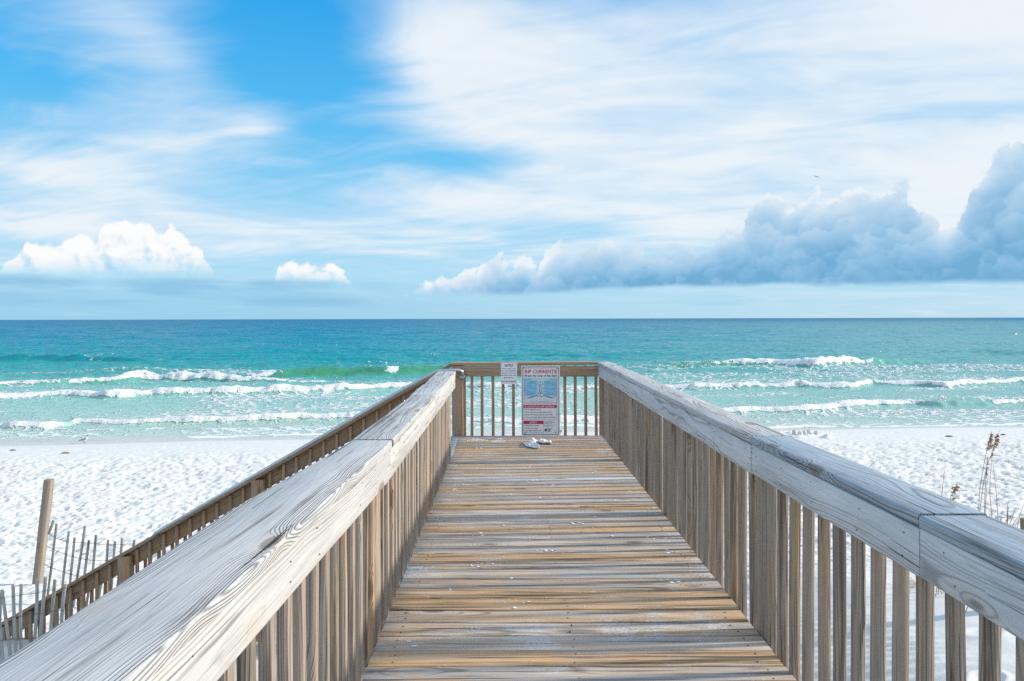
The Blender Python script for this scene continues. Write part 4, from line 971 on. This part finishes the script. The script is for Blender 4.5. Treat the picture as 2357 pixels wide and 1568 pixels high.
near_f = empty('sand_fence', at(120, 1500, 8.4), label='near run of pale slat sand fence in front of the stair railing', cat='fence')
crop4 = lambda u, v: (u / 3.825 / 1.738, (2250 + v / 3.825) / 1.738)
for p_ in (((-40, 1560), (-10, 470)), ((28, 1480), (-8, 1000)), ((140, 1430), (85, 1000), (22, 420)), ((240, 1410), (225, 900), (190, 332)), ((350, 1340), (355, 850), (315, 328)), ((470, 1340), (490, 760), (555, 264)), ((600, 1270), (655, 720), (690, 226)), ((785, 1150), (820, 700), (833, 262)), ((975, 1010), (1010, 540), (990, 330))):
    pts = [at(*crop4(u, v), 8.4) for u, v in p_]
    low = pts[0]; dn = (pts[0] - pts[1]).normalized()
    gz_ = ground_z(low.x, 8.4)
    if low.z > gz_ - .1 and dn.z < 0: pts[0] = low + dn * min(1.0, (low.z - gz_ + .1) / -dn.z)
    L = (pts[-1] - pts[0]).length
    me = board_mesh('slat', L, .042, .011, seg=8, rad=.003, wob=.002, rs=rg.randrange(9999))
    if len(pts) == 3:                                  # the lath is bent
        mid = pts[1]; ch = pts[0] + (pts[2] - pts[0]) * ((mid - pts[0]).length / L); off_ = mid.x - ch.x
        for v_ in me.vertices:
            t_ = v_.co.x / L; v_.co.y += off_ * 4 * t_ * (1 - t_)
    o = mesh_obj('slat', me, M_SLAT, near_f); set_world(o, frame_m(pts[0], pts[-1] - pts[0], (0, -1, 0))); tint(o, rg.uniform(-.1, .05), 0, rg.uniform(.05, .25))
for pts in (((-30, 560), (10, 545), (80, 545), (190, 525), (330, 495), (500, 480), (680, 440), (830, 412), (1000, 390), (1070, 384)), ((-30, 880), (90, 862), (215, 838), (350, 822), (480, 797), (640, 778), (800, 750), (1050, 730)), ((-30, 1205), (110, 1190), (235, 1172), (350, 1166), (480, 1162), (620, 1150), (780, 1130))):
    bm = bmesh.new(); tube_bm(bm, [at(*crop4(u, v), 8.385 - (k % 2) * .012) - near_f.location for k, (u, v) in enumerate(pts)], .003, 6)
    from_bm('wire', bm, wire_m, near_f)

# ------------------------------------------------------------------ dune plants
stem_m = noisy_mat('dry_reddish_stem', (.30, .15, .10), (.44, .30, .16), 9, .8)
seed_m = noisy_mat('golden_brown_seed_head', (.30, .18, .06), (.46, .31, .13), 30, .85)
dry_m = noisy_mat('dry_grass_blade', (.34, .25, .15), (.46, .37, .25), 12, .85)
grn_m = noisy_mat('green_grass_blade', (.10, .16, .06), (.20, .22, .10), 12, .8)
crop6 = lambda u, v: ((3700 + u / 3.485) / 1.738, (1700 + v / 3.485) / 1.738)
def blade(bm, pts, w):
    prev = None
    for i, p in enumerate(pts):
        k = w * (1 - i / (len(pts) - 1)) + .0006
        r_ = [bm.verts.new(p + Vector((-k, 0, 0))), bm.verts.new(p + Vector((0, -k * .5, 0))), bm.verts.new(p + Vector((k, 0, 0))), bm.verts.new(p + Vector((0, k * .5, 0)))]
        if prev:
            for j in range(4): bm.faces.new((prev[j], prev[(j + 1) % 4], r_[(j + 1) % 4], r_[j]))
        prev = r_
def seed_head(bm, pts, n, size, rgs, sidebias=.6):
    """spikelets hanging off the last part of a stem"""
    for k in range(n):
        t = k / (n - 1); f_ = t * (len(pts) - 1); i = min(int(f_), len(pts) - 2); p = pts[i].lerp(pts[i + 1], f_ - i)
        L_ = size * (.35 + .9 * math.sin(math.pi * min(1, (1 - t) * .85 + .12))) * rgs.uniform(.7, 1.2)
        d = Vector((rgs.uniform(-.3, 1.0) * sidebias, rgs.uniform(-.5, .5), rgs.uniform(-.15, .55))).normalized()
        e = p + d * L_ + Vector((0, 0, -L_ * .35)); m_ = p + d * L_ * .55
        wv_ = L_ * .20; sd = d.cross(Vector((0, 0, 1))).normalized() * wv_ * .6; upv = Vector((0, 0, wv_))
        v0, v3 = bm.verts.new(p), bm.verts.new(e)
        ring_ = [bm.verts.new(m_ + q) for q in (sd, upv, -sd, -upv)]
        for j in range(4):
            bm.faces.new((v0, ring_[j], ring_[(j + 1) % 4])); bm.faces.new((v3, ring_[(j + 1) % 4], ring_[j]))
def sea_oats(label, base_px, depth, stems, heads, blades=6, seed=1, foot=None):
    rgs = random.Random(seed)
    bx = at(*base_px, depth).x
    root = empty('sea_oats', (bx, depth, ground_z(bx, depth)), label=label, cat='plant')
    for pts in stems:
        w = [at(*crop6(u, v), depth) for u, v in pts]
        d = (w[0] - w[1]).normalized(); gz_ = ground_z(w[0].x, depth)
        if w[0].z > gz_: w = [Vector((w[0].x + d.x * (w[0].z - gz_) * .4, depth, gz_ - .03))] + w
        bm = bmesh.new(); tube_bm(bm, [p - root.location for p in w], [.0042 - .0024 * i / (len(w) - 1) for i in range(len(w))], 6)
        from_bm('stem', bm, stem_m, root)
    for pts, n, size in heads:
        w = [at(*crop6(u, v), depth) - root.location for u, v in pts]
        bm = bmesh.new(); seed_head(bm, w, n, size, rgs); tube_bm(bm, w, .0025, 5)
        from_bm('seed_head', bm, seed_m, root)
    for k in range(blades):
        a = rgs.uniform(0, 6.28); l = rgs.uniform(.25, .7); bm = bmesh.new()
        blade(bm, [Vector((math.cos(a) * l * t * .7, math.sin(a) * l * t * .7, l * t * (1.3 - .9 * t))) for t in (0, .25, .5, .75, 1)], .005)
        from_bm('leaf', bm, dry_m if k % 3 else grn_m, root)
    return root
sea_oats('tall clump of sea oats with three brown seed heads on the right', (2262, 1300), 8.6,
    [[(742, 1180), (760, 900), (800, 650), (850, 390), (905, 170), (932, 85)], [(762, 1185), (790, 950), (830, 720), (870, 540), (920, 420), (960, 290), (1005, 150), (1050, 60)],
     [(825, 1210), (835, 900), (842, 740), (860, 560), (870, 440)], [(925, 1250), (900, 960), (905, 760), (928, 480), (940, 370)], [(1012, 1285), (990, 950), (960, 680), (938, 480)], [(838, 1200), (850, 930), (866, 760)]],
    [([(862, 370), (880, 290), (900, 200), (925, 120)], 60, .042), ([(940, 365), (955, 300), (980, 210), (1010, 140)], 60, .042), ([(843, 755), (850, 680), (857, 590), (866, 460)], 44, .026), ([(905, 470), (925, 420), (938, 380)], 12, .028)], 10, 31)
sea_oats('short sea oats with one drooping golden seed head just over the railing', (2192, 1330), 8.3,
    [[(345, 1030), (370, 970), (400, 900), (430, 850), (446, 828)], [(360, 1060), (380, 1035), (400, 1030)]],
    [([(360, 1000), (385, 940), (410, 890), (438, 845)], 36, .045), ([(355, 1040), (380, 1030), (410, 1042)], 12, .035)], 5, 32)
sea_oats('single bare thin grass stalk left of the sea oats', (2167, 1330), 8.4, [[(230, 985), (245, 840), (258, 720), (268, 632)]], [([(262, 680), (268, 640)], 3, .02)], 2, 33)
sea_oats('low twiggy dry stalks at the right edge of the beach view', (2322, 1330), 7.6,
    [[(1140, 1290), (1142, 1180), (1150, 1100), (1165, 1060)], [(1148, 1290), (1156, 1180), (1160, 1140)], [(1285, 1400), (1310, 1290), (1340, 1190), (1380, 1095)], [(1060, 1300), (1120, 1290), (1200, 1275), (1260, 1295), (1330, 1350)], [(1180, 1370), (1210, 1300), (1250, 1200)], [(1220, 1390), (1260, 1320), (1330, 1250)], [(1130, 1330), (1180, 1290), (1240, 1220)]], [], 6, 34)
# dry tuft on the dune, seen between the balusters
gx_, gy_ = 5.15, 8.75
tuft = empty('grass_tuft', (gx_, gy_, ground_z(gx_, gy_)), label='dry brown grass tuft on the dune seen between the railing balusters', cat='plant')
r4 = random.Random(44)
for k in range(46):
    a = r4.uniform(0, 6.28); l = r4.uniform(.12, .42); q = r4.uniform(0, .10); s0 = Vector((math.cos(a) * q, math.sin(a) * q, .0)); bend = r4.uniform(.25, .8)
    bm = bmesh.new(); blade(bm, [s0 + Vector((math.cos(a) * l * t, math.sin(a) * l * t, max(.006, l * bend * t * (1.15 - 1.1 * t)) + .01)) for t in (0, .25, .5, .75, 1)], .0055)
    from_bm('leaf', bm, dry_m if k % 9 else grn_m, tuft)
# weathered timber stump at the right edge
st_m = wood('lichen_stump_timber', 90, grey=(.22, .20, .16), tan=(.36, .26, .10), pale=(.40, .36, .22), dark=(.07, .06, .045), tanb=.0, paleb=-.05)
sp0 = at(2366, 1200, 7.6); sx = sp0.x + .05
stump = empty('timber_stump', (sx, 7.6, ground_z(sx, 7.6)), label='short dark weathered timber stump at the right edge', cat='post')
board('post', (sx + .04, 7.6, ground_z(sx, 7.6) - .3), (sx, 7.6, sp0.z + .02), .17, .15, st_m, stump, zhint=(0, -1, 0), seg=8, rad=.012, wob=.006)

# ------------------------------------------------------------------ sandcastle near the water
YC = 33.5
crs = lambda u, v: ((3100 + u / 5.8925) / 1.738, (1680 + v / 5.8925) / 1.738)
def beach_pt(px, py):
    lo_, hi_ = 12.0, 45.0
    for _ in range(40):
        md = (lo_ + hi_) / 2; p = at(px, py, md)
        if p.z > float(terrain(np.array([p.x]), np.array([md]), False)[0]): lo_ = md
        else: hi_ = md
    p = at(px, py, lo_); p.z = ground_z(p.x, p.y); return p
cast_p = beach_pt(*crs(720, 372)); kq = cast_p.y / FPX / 1.738 / 5.8925
castle = empty('sandcastle', cast_p, label='white sandcastle of bucket towers with twigs stuck in near the water', cat='sandcastle')
dry_sand = noisy_mat('packed_sand', (.60, .58, .54), (.70, .68, .65), 14, .95, 0, .6)
loose_sand = noisy_mat('heaped_white_sand', (.74, .735, .74), (.81, .805, .80), 10, .95, 0, .8)
twig_m = noisy_mat('red_brown_twig', (.22, .09, .07), (.34, .20, .13), 30, .8)
def lathe(bm, c, prof_, seg=20, jit=0.0, rgs=None):
    rings = []
    for r_, z_ in prof_: rings.append([bm.verts.new(c + Vector((math.cos(2 * math.pi * k / seg) * r_ * (1 + (rgs.uniform(-jit, jit) if rgs else 0)), math.sin(2 * math.pi * k / seg) * r_, z_ + (rgs.uniform(-jit, jit) * .1 if rgs else 0)))) for k in range(seg)])
    for a_, c_ in zip(rings, rings[1:]):
        for k in range(seg): bm.faces.new((a_[k], a_[(k + 1) % seg], c_[(k + 1) % seg], c_[k]))
    bm.faces.new(rings[-1]); bm.faces.new(rings[0][::-1])
r5 = random.Random(6)
def cpos(u, dyy=0.0):
    px = crs(u, 0)[0]; y_ = cast_p.y + dyy; x_ = (px - CX) / FPX * y_; return Vector((x_, y_, ground_z(x_, y_))) - castle.location
for u, dyy, wb_, wt_, h_ in ((450, .45, 112, 88, 112), (590, .05, 130, 80, 100), (690, .35, 115, 90, 90), (800, .75, 115, 92, 96), (975, .1, 122, 92, 118)):
    c = cpos(u, dyy); rb, rt_, hh = wb_ * kq / 2, wt_ * kq / 2, h_ * kq
    bm = bmesh.new(); lathe(bm, c, [(rb * 1.1, -.05), (rb, .01), (rb * .9 + rt_ * .1, hh * .3), (rt_ * 1.04, hh * .85), (rt_ * .98, hh * .96), (rt_ * .85, hh)], 20, .03, r5)
    from_bm('tower', bm, dry_sand, castle)
for u, dyy, w_, h_, ang in ((450, .30, .002, 160, 0), (345, .9, .004, 80, 5), (500, .7, .003, 80, -5), (572, .4, .003, 150, -8), (686, .3, .006, 205, 1), (803, .7, .003, 160, 1), (1265, -.1, .005, 120, 12)):
    c = cpos(u, dyy); bm = bmesh.new(); tube_bm(bm, [c + Vector((0, 0, -.05)), c + Vector((math.sin(R(ang)) * h_ * kq, 0, h_ * kq * 1.02))], [w_ + .003, w_ + .002], 6)
    from_bm('twig', bm, twig_m, castle)
bm = bmesh.new()
for c, r_, h_ in ((cpos(1220, -.75), .36, .22), (cpos(560, -.45), .42, .10), (cpos(760, -.15), .34, .09), (cpos(860, .05), .26, .12), (cpos(110, .5), .45, .17), (cpos(360, .9), .35, .13), (cpos(620, 1.0), .4, .10), (cpos(1100, .7), .6, .08)):
    pr = [(r_ * 1.1, -.06), (r_ * .95, .02), (r_ * .7, h_ * .26), (r_ * .42, h_ * .56), (r_ * .2, h_ * .84), (r_ * .05, h_)]
    lathe(bm, c, pr, 22, .10, r5)
from_bm('sand_mound', bm, loose_sand, castle)

# ------------------------------------------------------------------ birds
def M_(n, c): return simple_mat(n, c, .75)
b_white, b_grey, b_dark, b_leg, b_mid = M_('white_plumage', (.74, .75, .77)), M_('slate_grey_plumage', (.16, .18, .22)), M_('black_plumage', (.02, .022, .028)), M_('dark_bird_leg', (.07, .06, .06)), M_('pale_grey_plumage', (.42, .45, .50))
def loft(bm, secs, seg=14):
    """secs: (centre, half width y, half height, tilt deg); sections face along the local X-Z path"""
    rings = []
    for i, (c, hw, hh) in enumerate(secs):
        a, e = Vector(secs[max(i - 1, 0)][0]), Vector(secs[min(i + 1, len(secs) - 1)][0])
        d = (e - a).normalized(); sd = Vector((0, 1, 0)); u_ = sd.cross(d).normalized() * -1
        rings.append([bm.verts.new(Vector(c) + sd * math.cos(t) * hw + u_ * math.sin(t) * hh) for t in [2 * math.pi * k / seg for k in range(seg)]])
    for r0, r1 in zip(rings, rings[1:]):
        for k in range(seg): bm.faces.new((r0[k], r0[(k + 1) % seg], r1[(k + 1) % seg], r1[k]))
    bm.faces.new(rings[0]); bm.faces.new(rings[-1][::-1])
    bmesh.ops.recalc_face_normals(bm, faces=bm.faces)
def finish(o, fn, mats):
    o.data.materials.clear()
    for m_ in mats: o.data.materials.append(m_)
    for p in o.data.polygons: p.material_index = fn(p.center)
def standing_gull(p, yaw, s, label, head_mat):
    root = empty('seagull', p, label=label, cat='bird', group='gulls on the sand'); root.rotation_euler.z = yaw; root.scale = (s, s, s)
    bm = bmesh.new()
    loft(bm, [((-.215, 0, .145), .006, .004), ((-.17, 0, .150), .022, .012), ((-.10, 0, .160), .052, .045), ((-.02, 0, .168), .068, .066), ((.06, 0, .185), .066, .068), ((.115, 0, .220), .048, .050), ((.135, 0, .262), .034, .036), ((.140, 0, .300), .033, .034), ((.150, 0, .318), .034, .034), ((.170, 0, .330), .026, .026), ((.186, 0, .331), .010, .010)], 16)
    o = from_bm('body', bm, b_white, root)
    finish(o, lambda c: 1 if (c.z > .302 and c.x > .10) else (2 if (c.z > .175 - .08 * max(0, c.x) and c.x < .075 and c.z < .25 and not (c.x < -.16)) else (3 if c.x < -.15 else 0)), [b_white, head_mat, b_grey, b_dark])
    for sy in (-1, 1):
        bm = bmesh.new(); loft(bm, [((.075, sy * .064, .195), .010, .026), ((.0, sy * .074, .188), .012, .040), ((-.10, sy * .060, .172), .012, .030), ((-.20, sy * .030, .158), .008, .014), ((-.275, sy * .008, .150), .003, .005)], 10)
        w = from_bm('wing', bm, b_grey, root); finish(w, lambda c: 1 if c.x < -.16 else 0, [b_grey, b_dark])
        bm = bmesh.new(); tube_bm(bm, [(-.005, sy * .026, .12), (.0, sy * .026, .06), (.0, sy * .026, .008)], [.008, .0055, .0055], 8)
        for a in (-25, 0, 25): tube_bm(bm, [(.0, sy * .026, .006), (.045 * math.cos(R(a)), sy * .026 + .045 * math.sin(R(a)), .004)], [.005, .003], 6)
        from_bm('leg', bm, b_leg, root)
    bm = bmesh.new(); tube_bm(bm, [(.180, 0, .330), (.205, 0, .329), (.226, 0, .322)], [.009, .007, .002], 8); from_bm('beak', bm, b_leg, root)
    return root
gp = beach_pt(193, 1020.5)
standing_gull(gp, R(62), 1.1, 'black-capped gull standing at the water edge on the left', b_dark)
gp2 = beach_pt((2040 + 990 / 4.9) / 1.738, (1440 + 1462 / 4.9) / 1.738)
standing_gull(gp2, R(20), .92, 'pale gull on the wet sand just right of the tall sign', b_mid)
def flying_gull(p, yaw, roll_, pitch, s, lift, label, m_top, m_tip):
    root = empty('seagull', p, label=label, cat='bird', group='gulls in flight'); root.rotation_euler = (roll_, pitch, yaw); root.scale = (s, s, s)
    bm = bmesh.new()
    loft(bm, [((-.25, 0, .0), .045, .004), ((-.18, 0, .0), .030, .014), ((-.10, 0, .0), .042, .038), ((.02, 0, -.004), .054, .052), ((.11, 0, .0), .044, .044), ((.155, 0, .010), .032, .033), ((.185, 0, .014), .030, .030), ((.215, 0, .010), .016, .016), ((.25, 0, .0), .004, .004)], 14)
    o = from_bm('body', bm, b_white, root); finish(o, lambda c: 2 if c.x > .165 else (1 if c.z > .02 and c.x < .1 else 0), [b_white, m_top, m_tip])
    for sy, lf in ((1, lift[0]), (-1, lift[1])):
        bm = bmesh.new(); secs = ((.03, .07, .075, .012, .0), (.16, .085, .068, .010, .55), (.29, .06, .058, .008, 1.0), (.40, .0, .042, .006, 1.0), (.50, -.07, .020, .004, .85), (.555, -.115, .004, .002, .75))
        rings = []
        for yy, xo, ch, th, q in secs:
            zz = lf * (yy if yy < .2 else .2 + (yy - .2) * (1.2 if lf < 0 else .35))
            rings.append([bm.verts.new((xo + ch * math.cos(t), sy * yy, zz + th * math.sin(t))) for t in [2 * math.pi * k / 10 for k in range(10)]])
        for r0, r1 in zip(rings, rings[1:]):
            for k in range(10): bm.faces.new((r0[k], r0[(k + 1) % 10], r1[(k + 1) % 10], r1[k]))
        bm.faces.new(rings[0]); bm.faces.new(rings[-1]); bmesh.ops.recalc_face_normals(bm, faces=bm.faces)
        w = from_bm('wing', bm, m_top, root); finish(w, lambda c: 1 if abs(c.y) > .40 else 0, [m_top, m_tip])
    return root
flying_gull(at(2337, 769, 42), R(215), R(25), R(0), 1.0, (.25, .55), 'grey gull flying low over the sea at the right edge', b_mid, b_dark)
flying_gull(at(1881, 406.5, 75), R(112), R(3), R(-6), .95, (.12, -.10), 'dark gull high against the white cloud on the right', b_grey, b_dark)
flying_gull(at(1487, 617, 85), R(118), R(9), R(0), .95, (.14, .02), 'white gull in front of the low grey cloud bank', b_white, b_mid)
flying_gull(at(208, 721, 110), R(110), R(-16), R(0), 1.0, (.10, .35), 'tiny distant gull just above the horizon on the left', b_mid, b_grey)

# ------------------------------------------------------------------ bits washed up on the beach
weed_m = noisy_mat('dark_dried_seaweed', (.05, .05, .04), (.14, .12, .08), 25, .9)
orange_m = noisy_mat('orange_brown_driftwood', (.40, .22, .10), (.52, .33, .18), 25, .85)
def debris(px, py, w, h, mat, label, seed):
    p = beach_pt(px, py); rgs = random.Random(seed)
    bm = bmesh.new(); pts = []
    for k in range(7): t = k / 6 - .5; pts.append(Vector((t * w, rgs.uniform(-.25, .25) * w * .4, h * (.4 + .4 * math.cos(t * 3)) + rgs.uniform(-.15, .2) * h)))
    tube_bm(bm, pts, [h * .35, h * .6, h * .7, h * .55, h * .7, h * .5, h * .2], 7)
    o = from_bm('seaweed' if mat is weed_m else 'driftwood', bm, mat, None, label=label, cat='seaweed' if mat is weed_m else 'driftwood'); o.location = p
cr8 = lambda u, v: (u / 3.367 / 1.738, (1760 + v / 3.367) / 1.738)
debris(*cr8(172, 146), .26, .04, weed_m, 'dark seaweed lump near the water at the left edge', 1)
debris(*cr8(882, 182), .38, .05, orange_m, 'orange-brown stick lying on the upper beach left of the stairs', 2)
debris(*crop6(335, 164), .42, .05, weed_m, 'dark seaweed strip on the sand left of the sea oats', 3)
debris(*crop6(1087, 144), .25, .05, weed_m, 'small dark seaweed scrap on the sand right of the sea oats', 4)
debris((3100 + 525 / 5.8925) / 1.738, (1680 + 96 / 5.8925) / 1.738, .35, .06, weed_m, 'dark weed strand at the edge of the water beyond the sandcastle', 5)
